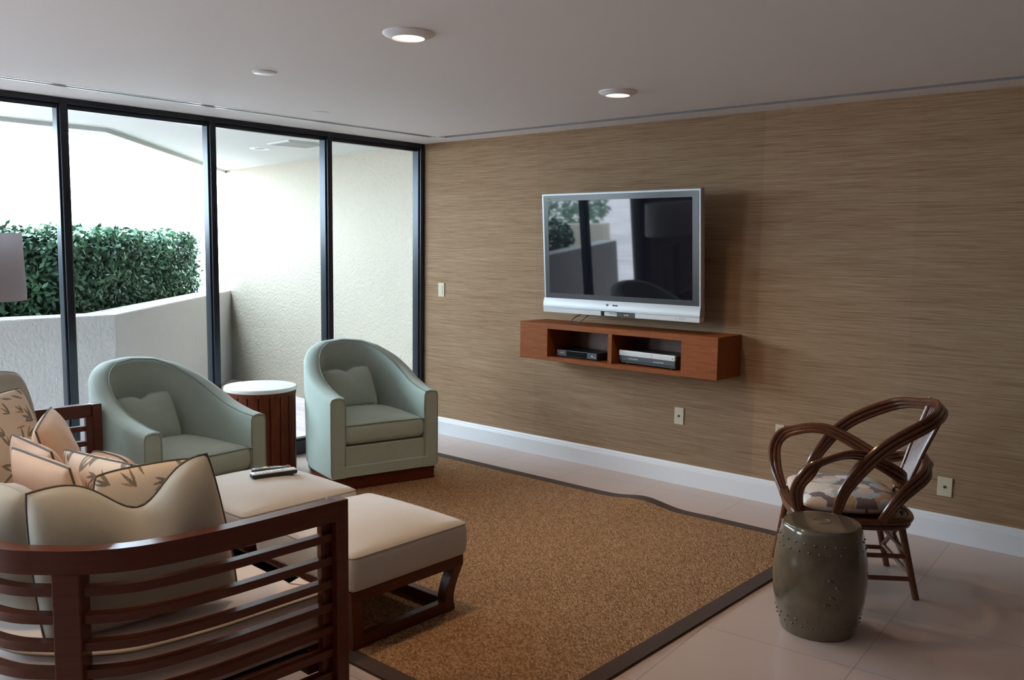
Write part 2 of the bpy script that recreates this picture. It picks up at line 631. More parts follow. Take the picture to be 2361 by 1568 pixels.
# ------------------------------------------------------------------ glazed wall
def window(idx, y0, y1, right_edge=False):
    """one fixed pane between two mullions; y0 < y1 are the glass limits"""
    fr_ = MB()
    fr_.box(-0.105, 0.0, y1, y1 + 0.042, 0, H)                     # mullion on its +y side
    fr_.box(-0.085, -0.02, y1 - 0.012, y1, 0.105, H - 0.034)
    fr_.box(-0.085, -0.02, y0, y0 + 0.012, 0.105, H - 0.034)
    fr_.box(-0.105, 0.0, y0, y1, H - 0.034, H)
    fr_.box(-0.075, -0.032, y0, y1, H - 0.062, H - 0.034)
    fr_.box(-0.105, 0.0, y0, y1, 0, 0.100)
    fr_.box(-0.080, -0.028, y0, y1, 0.100, 0.118)
    f = fr_.build('window_%d' % idx, m_frame, smooth=False, bevel=0.002, seg=1)
    struct(f)
    g = MB()
    g.add([(-0.052, y0 + 0.004, 0.11), (-0.052, y1 - 0.004, 0.11), (-0.052, y1 - 0.004, H - 0.05), (-0.052, y0 + 0.004, H - 0.05)], [(0, 1, 2, 3)])
    g.build('pane', m_glass, f, smooth=False)
    return f


ys = [-0.042, -0.999, -1.970, -2.943, -3.96]
for i in range(4):
    window(i + 1, ys[i + 1] + 0.042, ys[i])
struct(MB().box(-0.105, 0.0, -4.0, -3.96 + 0.042, 0, H).build('trim_2', m_frame, smooth=False))
ys2 = [-5.242, -6.35, -7.45]
struct(MB().box(-0.2, 0.05, YB, -7.45, 0, H).build('wall_left', m_col, smooth=False))  # unseen wall added to shorten the glazing and dim the right side
for i in range(2):
    window(i + 5, ys2[i + 1] + 0.042, ys2[i])

# ------------------------------------------------------------------ terrace and garden
sw = MB().prism([(0.0, 0.25), (-0.10, 0.025), (-4.0, 0.502), (-4.0, 0.75), (0, 0.5)], -0.1, H + 0.1)
struct(sw.build('wall_terrace', m_stucco, smooth=False))
SY = -5.6  # soffit stops here, out of view, to let in more sky light
edge = [(-1.21, YB), (-1.21, -2.13), (-3.95, 0.50)]
sf = MB()
sf.prism([(-0.105, SY), (-0.105, 0.6), (-3.95, 0.6), (-3.95, 0.50), (-1.21, -2.13), (-1.21, SY)][::-1], H, H + 0.25)
edge_o = [(-1.45, YB), (-1.45, -2.23), (-4.1, 0.33)]
sf.prism([(-1.21, SY), (-1.21, -2.13), (-3.95, 0.50), (-4.12, 0.34), (-1.45, -2.23), (-1.45, SY)], H - 0.03, H + 0.25)
struct(sf.build('trim_3', m_soffit, smooth=False))
struct(MB().box(-60, -0.105, -60, 60, -0.35, -0.02).build('trim_4', m_conc, smooth=False))
pp = [(-1.18, -5.1), (-1.18, -2.12), (-3.92, 0.53), (-4.10, 0.34), (-1.43, -2.24), (-1.43, -5.1)]
par = MB().prism(pp[::-1], -0.02, 1.04).build('trim_5', m_stucco2, smooth=False, bevel=0.012)
struct(par)
# walls seen only in the television's reflection and through the far panes
gw = MB().box(-6.6, -6.3, -9.6, -5.2, -0.02, 0.95).build('garden_wall', m_stucco, smooth=False, bevel=0.01)
tag(gw, 'low white garden wall across the paving, seen in the television reflection', 'wall')
gw2 = MB().box(-9.4, -4.9, -10.2, -9.95, -0.02, 0.75).build('garden_wall', m_stucco, smooth=False, bevel=0.01)
tag(gw2, 'farther white garden wall at the end of the paving, seen in the television reflection', 'wall')


def leaf_cloud(name, n, sampler, size, seed, material):
    g = np.random.default_rng(seed)
    P, Nn = sampler(n, g)
    a = g.normal(size=(n, 3)) * 0.75 + Nn * 0.7 + np.array([0, 0, 0.35])
    a /= np.linalg.norm(a, axis=1)[:, None]
    t = g.normal(size=(n, 3))
    t -= (t * a).sum(1)[:, None] * a
    t /= np.linalg.norm(t, axis=1)[:, None]
    b = np.cross(a, t)
    L = size * (0.7 + 0.6 * g.random(n))[:, None]
    Wd = L * 0.24
    bend = a * L * 0.12
    V = np.stack([P - t * L * 0.5, P + b * Wd - bend * 0.2, P + t * L * 0.5, P - b * Wd - bend * 0.2], 1)
    mb = MB()
    mb.v = [tuple(p) for p in V.reshape(-1, 3)]
    mb.f = [(4 * i, 4 * i + 1, 4 * i + 2, 4 * i + 3) for i in range(n)]
    return mb


def hedge_sampler(path, w, z0, z1):
    P = np.array(path, float)
    seg = np.linalg.norm(P[1:] - P[:-1], axis=1)
    cum = np.concatenate([[0], np.cumsum(seg)])

    def f(n, g):
        s_ = g.random(n) * cum[-1]
        i = np.clip(np.searchsorted(cum, s_) - 1, 0, len(seg) - 1)
        t = ((s_ - cum[i]) / seg[i])[:, None]
        c = P[i] * (1 - t) + P[i + 1] * t
        d = (P[i + 1] - P[i]) / seg[i][:, None]
        nr = np.stack([d[:, 1], -d[:, 0]], 1)
        face = g.random(n)
        u = g.random(n)
        off = np.where(face < 0.58, 0.0, np.where(face < 0.9, u * w, w)) + g.normal(size=n) * 0.025
        z = np.where(face < 0.58, z0 + (z1 - z0) * u, np.where(face < 0.9, z1, z0 + (z1 - z0) * u)) + g.normal(size=n) * 0.022
        z += 0.03 * np.sin(s_ * 3.1) * (z > z1 - 0.1)
        N = np.where((face < 0.58)[:, None], np.c_[nr * -1, np.zeros(n)], np.where((face < 0.9)[:, None], [[0, 0, 1.0]], np.c_[nr, np.zeros(n)]))
        q = c + nr * off[:, None]
        return np.c_[q, z], N
    return f


hp = [(-1.55, -4.1), (-1.55, -2.31), (-4.15, 0.22)]
hed = thing('hedge', 'dense clipped green hedge growing behind the terrace parapet', 'hedge', (-1.9, -3.2, 0.0))
mb = leaf_cloud('leaves', 15000, hedge_sampler(hp[::-1], 0.62, 0.90, 1.66), 0.062, 3, m_leaf)
mb.v = [(x + 1.9, y + 3.2, z) for x, y, z in mb.v]
mb.build('leaves', m_leaf, hed, smooth=False)
cr_ = MB().prism([(-1.60, -4.05), (-1.60, -2.32), (-4.18, 0.20), (-4.52, -0.14), (-2.08, -2.5), (-2.08, -4.05)][::-1], 0.0, 1.62)
cr_.v = [(x + 1.9, y + 3.2, z) for x, y, z in cr_.v]
cr_.build('branches', m_leafcore, hed, smooth=False)


def ball_sampler(r, h):
    def f(n, g):
        d = g.normal(size=(n, 3))
        d /= np.linalg.norm(d, axis=1)[:, None]
        rr = (0.55 + 0.45 * g.random(n) ** 0.4)[:, None]
        return d * rr * np.array([r, r, h]) + np.array([0, 0, h]), d
    return f


for k, (x, y, r, h, zb, ls, nl) in enumerate([(-8.5, -12.2, 1.8, 0.9, -0.02, 0.16, 2600), (-13.5, -13.0, 2.2, 1.1, -0.02, 0.16, 2600), (-1.85, -4.45, 0.38, 0.26, 0.88, 0.075, 1500)]):
    b_ = leaf_cloud('shrub', nl, ball_sampler(r, h), ls, 20 + k, m_leaf).build('shrub', m_leaf, smooth=False)
    b_.location = (x, y, zb)
    tag(b_, ['rounded green shrub beyond the white garden walls, seen in the television reflection',
             'wider green shrub at the back of the paving, seen in the television reflection',
             'low loose shrub in the planter past the end of the clipped hedge'][k], 'shrub')

vt = thing('ceiling_vent', 'square grey louvred vent in the terrace soffit', 'vent', (-0.86, -0.66, H - 0.001), math.radians(-7))
MB().box(-0.19, 0.19, -0.19, 0.19, -0.008, 0.0).build('frame', m_soffit, vt, smooth=False)
MB().box(-0.165, 0.165, -0.165, 0.165, -0.012, -0.002).build('grille', m_vent, vt, smooth=False)
sp_ = thing('recessed_light', 'unlit round white recessed light in the terrace soffit', 'ceiling light', (-1.457, -0.644, H))
MB().lathe([(0.05, 0), (0.05, -0.006), (0.085, -0.008), (0.092, 0)], 32, cap=False).build('trim_ring', m_trim, sp_)
MB().lathe([(0.05, -0.002), (0.001, -0.002)], 32, cap=False).build('lens', m_vent, sp_)


# ------------------------------------------------------------------ ceiling fittings
def downlight(x, y, label):
    t = thing('recessed_light', label, 'ceiling light', (x, y, H), 0, 'lit recessed ceiling lights')
    MB().lathe([(0.104, 0.0), (0.104, -0.004), (0.098, -0.009), (0.070, -0.022), (0.066, -0.022), (0.066, -0.012)], 48, cap=False).build('trim_ring', m_trim, t)
    MB().lathe([(0.0665, -0.014), (0.05, -0.0205), (0.001, -0.022)], 40, cap=False).build('lens', m_lamp, t)
    ld = bpy.data.lights.new('downlight_glow', 'SPOT')
    ld.energy = 16
    ld.color = (1.0, 0.70, 0.42)
    ld.spot_size = math.radians(125)
    ld.spot_blend = 0.9
    ld.shadow_soft_size = 0.06
    lo = bpy.data.objects.new('downlight_glow', ld)
    COL.objects.link(lo)
    lo.parent = t
    lo.location = (0, 0, -0.03)
    return t


downlight(2.82, -2.715, 'lit round recessed ceiling light, larger one nearest the camera')
downlight(2.72, -1.10, 'lit round recessed ceiling light nearest the television wall')
downlight(2.82, -4.4, 'lit round recessed ceiling light over the sofa back')
dt = MB().lathe([(0.058, 0.0), (0.058, -0.004), (0.052, -0.008), (0.001, -0.009)], 40, cap=False).build('cover_disc', m_trim)
dt.location = (1.65, -2.62, H)
tag(dt, 'small round white blank cover disc on the ceiling, the clearer one', 'cover')
dt = MB().lathe([(0.056, 0.0), (0.056, -0.002), (0.050, -0.004), (0.001, -0.004)], 40, cap=False).build('cover_disc', m_paint)
dt.location = (0.76, -1.63, H)
tag(dt, 'faint flush ceiling-coloured cover disc close to the curtain track', 'cover')


# ------------------------------------------------------------------ wall plates
def plate(x, z, w, h, label, kind):
    t = thing('wall_plate', label, 'wall plate', (x, 0, z))
    MB().box(-w / 2, w / 2, -0.007, 0, -h / 2, h / 2).build('plate', m_plate, t, smooth=False, bevel=0.003)
    if kind == 'switch':
        MB().box(-0.017, 0.017, -0.010, -0.006, -0.034, 0.034).build('rocker', m_plate, t, smooth=False, bevel=0.002)
    elif kind == 'coax':
        MB().prism([(0.007 * math.cos(a), 0.007 * math.sin(a)) for a in np.linspace(0, 2 * math.pi, 13)[:-1]], 0.006, 0.012,
                   Matrix.Rotation(math.pi / 2, 4, 'X')).build('socket', m_hole, t)
    else:
        for s_ in (-1, 1):
            o = MB().box(-0.016, 0.016, -0.009, -0.006, s_ * 0.021 - 0.013, s_ * 0.021 + 0.013).build('outlet', m_plate, t, smooth=False, bevel=0.002)
            q = MB()
            q.box(-0.008, -0.0055, -0.0095, -0.0085, s_ * 0.021 - 0.004, s_ * 0.021 + 0.006)
            q.box(0.0055, 0.008, -0.0095, -0.0085, s_ * 0.021 - 0.004, s_ * 0.021 + 0.006)
            q.box(-0.002, 0.002, -0.0095, -0.0085, s_ * 0.021 - 0.010, s_ * 0.021 - 0.006)
            q.build('slots', m_hole, o, smooth=False)
    return t


plate(0.212, 1.226, 0.072, 0.115, 'ivory rocker switch plate beside the glazed wall', 'switch')
plate(2.522, 0.468, 0.072, 0.115, 'ivory cable socket plate low on the wall under the console', 'coax')
plate(3.240, 0.465, 0.058, 0.092, 'ivory double power outlet half hidden by the rattan chair arm', 'outlet')
plate(4.210, 0.301, 0.078, 0.107, 'ivory cable socket plate right of the rattan chair', 'coax')

# ------------------------------------------------------------------ rug
rx0, rx1, ry0, ry1 = 0.72, 3.79, -3.16, -0.535
rug = thing('rug', 'brown woven sisal rug with a dark bound border', 'rug', (2.3, -1.85, 0))


def rl(x, y):
    return (x - 2.3, y + 1.85)


def wav(x):
    """ripple of the bound edge along the television wall"""
    return 0.030 * math.exp(-((x - 2.62) / 0.16) ** 2) - 0.004 * math.exp(-((x - 2.9) / 0.12) ** 2)


bw = 0.075
fl = MB()
nx = 90
vs, fs = [], []
for i in range(nx + 1):
    x = rx0 + bw + (rx1 - rx0 - 2 * bw) * i / nx
    for j in range(12):
        y = ry0 + bw + (ry1 - ry0 - 2 * bw) * j / 11
        vs.append((*rl(x, y), 0.009 + (wav(x) * 0.9 if j == 11 else (wav(x) * 0.2 if j == 10 else 0))))
for i in range(nx):
    for j in range(11):
        a = i * 12 + j
        fs.append((a, a + 12, a + 13, a + 1))
fl.add(vs, fs)
fl.build('weave', m_sisal, rug)
bd = MB()
z = 0.0115
for (xa, xb, ya, yb) in ((rx0, rx1, ry0, ry0 + bw), (rx0, rx0 + bw, ry0 + bw, ry1 - bw), (rx1 - bw, rx1, ry0 + bw, ry1 - bw)):
    p, q = rl(xa, ya), rl(xb, yb)
    bd.box(p[0], q[0], p[1], q[1], 0.0, z)
vs, fs = [], []
for i in range(nx + 1):
    x = rx0 + (rx1 - rx0) * i / nx
    for (y, zz) in ((ry1, 0.0), (ry1 - 0.004, z + wav(x)), (ry1 - bw, z + wav(x) * 0.9), (ry1 - bw, 0.0)):
        vs.append((*rl(x, y), zz if zz == 0.0 else zz))
for i in range(nx):
    for j in range(3):
        a = i * 4 + j
        fs.append((a, a + 4, a + 5, a + 1))
bd.add(vs, fs)
bd.build('border', m_bind, rug)

# ------------------------------------------------------------------ television on its wall mount
tilt = math.radians(3.9)
TW, TH = 1.262, 0.835
tvx, tvz = 2.175, 1.547
tv = thing('television', 'silver framed flat television mounted above the floating console', 'television', (tvx, -0.285, tvz), rot=(-(-tilt), 0, 0))
# local: x across, z up, front face looks to -y
hw, hh = TW / 2, TH / 2
f_ = MB()
f_.box(-hw, hw, 0.0, 0.045, -hh + 0.10, hh)
f_.add([(-hw + 0.10, 0.045, -hh + 0.08), (hw - 0.10, 0.045, -hh + 0.08), (hw - 0.10, 0.045, hh - 0.06), (-hw + 0.10, 0.045, hh - 0.06),
        (-hw + 0.16, 0.095, -hh + 0.14), (hw - 0.16, 0.095, -hh + 0.14), (hw - 0.16, 0.095, hh - 0.12), (-hw + 0.16, 0.095, hh - 0.12)],
       [(4, 7, 6, 5), (0, 4, 5, 1), (1, 5, 6, 2), (2, 6, 7, 3), (3, 7, 4, 0)])
f_.build('casing', m_silver, tv, smooth=False, bevel=0.004)
MB().box(-hw + 0.016, hw - 0.016, -0.003, 0.004, -hh + 0.105, hh - 0.014).build('bezel', m_bezel, tv, smooth=False)
scr = MB().box(-hw + 0.055, hw - 0.060, -0.0045, -0.002, -hh + 0.140, hh - 0.052).build('screen', m_screen, tv, smooth=False)
# curved lower panel
vs, fs = [], []
K = 10
for i in range(K + 1):
    t = i / K
    zz = -hh + 0.104 - 0.068 * t
    yy = -0.004 - 0.014 * math.sin(t * math.pi * 0.5)
    vs += [(-hw, yy, zz), (hw, yy, zz)]
for i in range(K):
    fs.append((2 * i, 2 * i + 2, 2 * i + 3, 2 * i + 1))
p_ = MB().add(vs, fs)
p_.box(-hw, hw, 0.0, 0.045, -hh + 0.036, -hh + 0.104)
p_.add([(-hw, 0, -hh + .104), (-hw, -.018, -hh + .036), (-hw, 0, -hh + .036), (hw, 0, -hh + .104), (hw, -.018, -hh + .036), (hw, 0, -hh + .036)],
       [(0, 1, 2), (3, 5, 4)])
p_.build('speaker_panel', m_silver, tv)
st = MB()
st.box(-hw, -0.125, -0.018, 0.04, -hh + 0.002, -hh + 0.035)
st.box(0.150, hw, -0.018, 0.04, -hh + 0.002, -hh + 0.035)
st.box(-0.105, 0.0, -0.008, 0.04, -hh + 0.003, -hh + 0.030)
st.build('lower_strip', m_silver_l, tv, smooth=False, bevel=0.003)
MB().box(-0.12, 0.148, 0.0, 0.04, -hh, -hh + 0.035).build('control_recess', m_black, tv, smooth=False)
cp = MB().box(0.002, 0.146, -0.008, 0.0, -hh + 0.002, -hh + 0.032).build('control_panel', m_dgrey, tv, smooth=False)
mk = MB()
for k in range(6):
    mk.box(-0.062 + k * 0.010, -0.056 + k * 0.010, -0.0095, -0.007, -hh + 0.018, -hh + 0.023)
mk.build('button', m_label, tv, smooth=False)
mk = MB()
mk.box(0.060, 0.070, -0.0095, -0.007, -hh + 0.012, -hh + 0.021)
mk.box(0.076, 0.092, -0.0095, -0.007, -hh + 0.012, -hh + 0.021)
mk.build('jack_marking', m_label_y, tv, smooth=False)
lg = MB()
lg.prism([(-0.075 + 0.008 * math.cos(a), 0.008 * math.sin(a)) for a in np.linspace(0, 6.283, 13)[:-1]], 0.013, 0.0155,
         Matrix.Translation((0, 0, -hh + 0.078)) @ Matrix.Rotation(math.pi / 2, 4, 'X'))
for k, wk in enumerate((0.006, 0.005, 0.007, 0.005)):
    x = -0.030 + k * 0.011
    lg.box(x, x + wk, -0.0165, -0.010, -hh + 0.073, -hh + 0.082)
lg.build('maker_mark', m_label, tv, smooth=False)
MB().box(-hw + 0.045, -hw + 0.075, -0.005, -0.002, hh - 0.046, hh - 0.036).build('sticker', m_green, tv, smooth=False)
mk = MB()
for k, x in enumerate((0.455, 0.485, 0.497, 0.509, 0.521)):
    mk.box(x, x + 0.006, -0.0190, -0.0175, -hh + 0.020, -hh + 0.023)
mk.build('indicator_mark', m_label, tv, smooth=False)
MB().box(-0.25, 0.25, 0.09, 0.135, -0.20, 0.20).build('mount', m_black, tv, smooth=False)
mo = thing('wall_bracket', 'dark metal bracket holding the television off the wall', 'bracket', (tvx, 0, tvz))
MB().box(-0.30, 0.30, -0.03, 0.0, -0.25, 0.25).build('wall_frame', m_black, mo, smooth=False)
MB().box(-0.22, 0.22, -0.135, -0.03, -0.08, 0.08).build('arm', m_black, mo, smooth=False)

# ------------------------------------------------------------------ floating console
cz0, cz1, cx0, cx1, cd = 0.787, 1.053, 1.352, 2.955, 0.305
co = thing('media_console', 'floating reddish wood media console with two open bays', 'shelf', ((cx0 + cx1) / 2, 0, cz0))


def cl(x):
    return x - (cx0 + cx1) / 2


hz = cz1 - cz0
ox = [1.609, 2.134, 2.166, 2.698]
oz0, oz1 = 0.028, 0.228
b_ = MB()
b_.box(cl(cx0), cl(ox[0]), -cd, 0, 0, hz)
b_.build('end_block', m_cons, co, smooth=False, bevel=0.0015, seg=1)
b_ = MB()
b_.box(cl(ox[3]), cl(cx1), -cd, 0, 0, hz)
b_.build('end_block', m_cons, co, smooth=False, bevel=0.0015, seg=1)
MB().box(cl(ox[0]), cl(ox[3]), -cd, 0, oz1, hz).build('top_panel', m_cons, co, smooth=False)
MB().box(cl(ox[0]), cl(ox[3]), -cd, 0, 0, oz0).build('bottom_panel', m_cons, co, smooth=False)
MB().box(cl(ox[1]), cl(ox[2]), -cd, 0, oz0, oz1).build('divider', m_cons, co, smooth=False)
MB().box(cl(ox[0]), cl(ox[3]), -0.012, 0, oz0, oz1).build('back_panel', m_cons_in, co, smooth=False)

# set-top box
zb = cz0 + oz0
s1 = thing('cable_box', 'small black set-top box in the left bay of the console', 'electronics', (1.832, -0.25, zb), math.radians(-3))
MB().box(-0.185, 0.185, 0, 0.19, 0.006, 0.052).build('case', m_black, s1, smooth=False, bevel=0.003)
MB().box(-0.09, 0.09, -0.003, 0.002, 0.012, 0.046).build('display', m_screen, s1, smooth=False)
MB().box(-0.18, -0.10, -0.003, 0.002, 0.012, 0.048).build('front_panel', m_dgrey, s1, smooth=False)
MB().box(0.10, 0.18, -0.003, 0.002, 0.012, 0.048).build('front_panel', m_dgrey, s1, smooth=False)
q = MB()
for k in range(4):
    q.box(-0.155 + k * 0.009, -0.149 + k * 0.009, -0.004, -0.0025, 0.028, 0.035)
q.box(0.135, 0.148, -0.004, -0.0025, 0.024, 0.034)
q.box(0.160, 0.170, -0.004, -0.0025, 0.020, 0.026)
q.build('front_marking', m_label_w, s1, smooth=False)
for sx in (-0.16, 0.16):
    for sy in (0.02, 0.17):
        MB().lathe([(0.01, 0), (0.01, 0.006)], 10, (sx, sy, 0)).build('foot', m_black, s1)
# video recorder
s2 = thing('video_recorder', 'silver and grey video recorder in the right bay of the console', 'electronics', (2.42, -0.26, zb), math.radians(-4))
MB().box(-0.225, 0.225, 0.0, 0.20, 0.010, 0.092).build('case', m_dgrey, s2, smooth=False, bevel=0.003)
MB().box(-0.228, 0.228, -0.014, 0.004, 0.058, 0.096).build('upper_panel', m_silver_l, s2, smooth=False, bevel=0.006, seg=3)
MB().box(-0.226, 0.226, -0.008, 0.002, 0.028, 0.058).build('lower_panel', m_dgrey, s2, smooth=False, bevel=0.002)
MB().box(-0.200, 0.215, -0.002, 0.002, 0.012, 0.028).build('base_panel', m_black, s2, smooth=False)
q = MB()
q.box(-0.19, 0.01, -0.0146, -0.0135, 0.0745, 0.0752)
q.box(0.045, 0.047, -0.0146, -0.0135, 0.062, 0.092)
q.box(0.10, 0.19, -0.0146, -0.0135, 0.0745, 0.0752)
q.box(0.205, 0.212, -0.0146, -0.0135, 0.070, 0.080)
q.build('tray_line', m_label, s2, smooth=False)
q = MB()
for k in range(8):
    q.box(-0.150 + k * 0.0105, -0.1435 + k * 0.0105, -0.0092, -0.0075, 0.040, 0.046)
for k in range(8):
    q.box(0.055 + k * 0.0105, 0.0615 + k * 0.0105, -0.0092, -0.0075, 0.037, 0.043)
q.build('front_marking', m_label_w, s2, smooth=False)
for sx in (-0.18, 0.18):
    for sy in (0.03, 0.17):
        MB().lathe([(0.012, 0), (0.012, 0.011)], 10, (sx, sy, 0)).build('foot', m_black, s2)
# loose cable loop
cbp = catmull([(1.86, -0.05, cz1 + 0.16), (1.845, -0.20, cz1 + 0.085), (1.79, -0.235, cz1 + 0.045), (1.758, -0.235, cz1 + 0.012), (1.79, -0.23, cz1 + 0.004), (1.83, -0.225, cz1 + 0.02), (1.905, -0.215, cz1 + 0.075), (1.93, -0.12, cz1 + 0.15)])
cbo = MB().tube(cbp, 0.0036, 8).build('cable', m_black)
tag(cbo, 'black cable looping down from the television onto the console top', 'cable')

# ------------------------------------------------------------------ drum side table
dt = thing('drum_table', 'round side table of fluted dark red wood with a white stone top', 'side table', (0.285, -1.80, 0))
R0, DH = 0.235, 0.62
nb = 20
bd = MB()
pr = []
for k in range(nb):
    a0 = 2 * math.pi * k / nb
    da = 2 * math.pi / nb
    for t, rr in ((0.0, R0 - 0.010), (0.05, R0 - 0.010), (0.07, R0), (0.3, R0 + 0.001), (0.5, R0 + 0.0015), (0.7, R0 + 0.001), (0.93, R0), (0.95, R0 - 0.010)):
        pr.append((rr * math.cos(a0 + t * da), rr * math.sin(a0 + t * da)))
bd.prism(pr, 0.0, DH - 0.055)
bd.build('fluted_body', m_drum, dt, angle=25)
MB().lathe([(R0 - 0.01, DH - 0.055), (R0 + 0.004, DH - 0.055), (R0 + 0.004, DH - 0.028), (R0 - 0.01, DH - 0.028)], 64).build('top_band', m_drum, dt)
MB().lathe([(R0 - 0.01, DH - 0.028), (R0 + 0.004, DH - 0.028), (R0 + 0.010, DH - 0.023), (R0 + 0.010, DH - 0.006), (R0 + 0.004, DH), (0.001, DH)], 72).build('stone_top', m_marble, dt)


# ------------------------------------------------------------------ sage tub armchairs
def tub_chair(label, loc, rz):
    t = thing('tub_armchair', label, 'armchair', loc, rz, 'pair of sage tub armchairs')
    W2, D, TH_ = 0.390, 0.775, 0.105
    ZB = 0.085

    # outer U path (x forward is +x, front plane x=0)
    def outer(s_):
        # s in [-1,1]; |s|=1 front ends, 0 back centre
        n = 2.25
        a = s_ * math.pi / 2
        strt = 0.27
        ca, sa = math.cos(a), math.sin(a)
        ex = 2 / n
        xx = -strt - (D - strt) * abs(ca) ** ex
        yy = W2 * math.copysign(abs(sa) ** ex, sa)
        return xx, yy
    pts = [(0.0, -W2), (-0.1, -W2), (-0.2, -W2)] + [outer(-1 + 2 * i / 44) for i in range(45)] + [(-0.2, W2), (-0.1, W2), (0.0, W2)]
    # drop duplicates
    pp_ = [pts[0]]
    for p in pts[1:]:
        if math.hypot(p[0] - pp_[-1][0], p[1] - pp_[-1][1]) > 0.006:
            pp_.append(p)
    pts = pp_
    n = len(pts)

    acc = [0.0]
    for a_p, b_p in zip(pts[:-1], pts[1:]):
        acc.append(acc[-1] + math.hypot(b_p[0] - a_p[0], b_p[1] - a_p[1]))
    sx_ = [0.0, 0.12, 0.25, 0.40, 0.55, 0.70, 0.84, 1.0]
    sz_ = [0.608, 0.622, 0.655, 0.720, 0.795, 0.858, 0.896, 0.908]
    rings = []
    inner_top, outer_top = [], []
    for i, (x, y) in enumerate(pts):
        a, b = pts[max(0, i - 1)], pts[min(n - 1, i + 1)]
        tx, ty = b[0] - a[0], b[1] - a[1]
        L = math.hypot(tx, ty)
        nx_, ny_ = ty / L, -tx / L            # outward?
        cx_, cy_ = -0.35 - x, -y
        if nx_ * cx_ + ny_ * cy_ < 0:
            nx_, ny_ = -nx_, -ny_             # inward
        if i == 0 or i == n - 1:
            nx_, ny_ = 0, (1 if y < 0 else -1)
        h = float(np.interp(1 - abs(2 * acc[i] / acc[-1] - 1), sx_, sz_))
        back = min(1, max(0, (-x - 0.30) / 0.45))
        rk = 0.05 * back                       # back leans out at the top
        ring = []
        for (o, z, lean) in ((0.012, ZB, 0), (0.0, ZB + 0.03, 0), (0.0, 0.30, 0), (0.0, h - 0.10, 1), (0.0, h - 0.028, 1), (0.008, h - 0.008, 1), (0.028, h, 1),
                             (TH_ * 0.5, h + 0.003, 1), (TH_ - 0.028, h, 1), (TH_ - 0.008, h - 0.008, 1), (TH_, h - 0.028, 1), (TH_ + 0.004, h - 0.12, 0.8), (TH_, 0.40, 0.2), (TH_, ZB, 0)):
            zz = z
            ring.append((x + nx_ * (o - rk * lean * 0.3), y + ny_ * (o - rk * lean * 0.3), zz))
        rings.append(ring)
        inner_top.append((x + nx_ * (TH_ - 0.010), y + ny_ * (TH_ - 0.010), h - 0.005))
        outer_top.append((x + nx_ * 0.010, y + ny_ * 0.010, h - 0.005))
    mb = MB()
    m_ = len(rings[0])
    vs = [p for r_ in rings for p in r_]
    fs = []
    for i in range(n - 1):
        for k in range(m_):
            k2 = (k + 1) % m_
            fs.append((i * m_ + k, i * m_ + k2, (i + 1) * m_ + k2, (i + 1) * m_ + k))
    fs.append(tuple(range(m_)))
    fs.append(tuple((n - 1) * m_ + k for k in range(m_))[::-1])
    mb.add(vs, fs)
    sh = mb.build('shell', m_sage, t, bevel=0.0, angle=50)
    pip = MB()
    pip.tube(inner_top, 0.0035, 6)
    pip.build('top_piping', m_sage_p, t)
    # seam round the front face of each arm
    for s_ in (-1, 1):
        y0 = s_ * W2
        seam = [(0.001, y0 - s_ * 0.006, ZB + 0.01), (0.001, y0 - s_ * 0.004, 0.565), (0.001, y0 - s_ * 0.014, 0.596), (0.001, y0 - s_ * 0.052, 0.602), (0.001, y0 - s_ * (TH_ - 0.014), 0.596), (0.001, y0 - s_ * (TH_ - 0.004), 0.565), (0.001, y0 - s_ * (TH_ - 0.006), 0.16)]
        MB().tube(seam, 0.003, 6).build('arm_piping', m_sage_p, t)
    # base under the seat
    wi = 2 * (W2 - TH_) + 0.01
    MB().box(-0.62, -0.010, -wi / 2, wi / 2, ZB, 0.285).build('seat_base', m_sage, t, smooth=False, bevel=0.006)
    sm = [(0.001, -W2 + 0.03, ZB + 0.004), (0.001, -W2 + TH_ + 0.004, 0.160), (0.001, W2 - TH_ - 0.004, 0.160), (0.001, W2 - 0.03, ZB + 0.004)]
    MB().box(-0.02, 0.004, -wi / 2 - 0.02, wi / 2 + 0.02, ZB + 0.002, 0.158).build('apron', m_sage, t, smooth=False, bevel=0.004)
    # seat cushion
    cu = MB()
    cu.rbox(0.60, wi - 0.012, 0.135, 0.034, 0.045, 18, Matrix.Translation((-0.305, 0, 0.3605)), side=0.008)
    cu_o = cu.build('seat_cushion', m_sage, t)
    loop = []
    a_, b_ = 0.298, wi / 2 - 0.008
    for (sx, sy) in ((1, -1), (1, 1)):
        loop.append((-0.305 + a_ * sx, b_ * sy, 0.0))
    e = [(-0.305 - 0.25, -b_, 0.420), (-0.305 + a_ - 0.025, -b_, 0.420), (-0.305 + a_ - 0.004, -b_ + 0.025, 0.420), (-0.305 + a_ + 0.002, 0, 0.424), (-0.305 + a_ - 0.004, b_ - 0.025, 0.420), (-0.305 + a_ - 0.025, b_, 0.420), (-0.305 - 0.25, b_, 0.420)]
    MB().tube(catmull(e, 6), 0.0038, 6).build('piping', m_sage_p, cu_o)
    # stepped wooden plinth following the shell
    pl = []
    for (x, y) in pts:
        pl.append((x * 0.955 - 0.018, y * 0.945))
    plm = MB().prism(pl, 0.012, 0.062)
    plm.prism([(x * 1.012, y * 1.015) for x, y in pl], 0.062, ZB + 0.004)
    plm.prism([(x * 1.012, y * 1.015) for x, y in pl], 0.0, 0.012)
    plm.build('plinth', m_rail, t, smooth=False)
    return t


ch1 = tub_chair('sage green tub armchair on the left, nearest the sofa', (1.216, -2.721, 0.0115), math.radians(7))
ch2 = tub_chair('sage green tub armchair on the right, in front of the television wall corner', (1.166, -1.424, 0.0115), math.radians(-14.2))


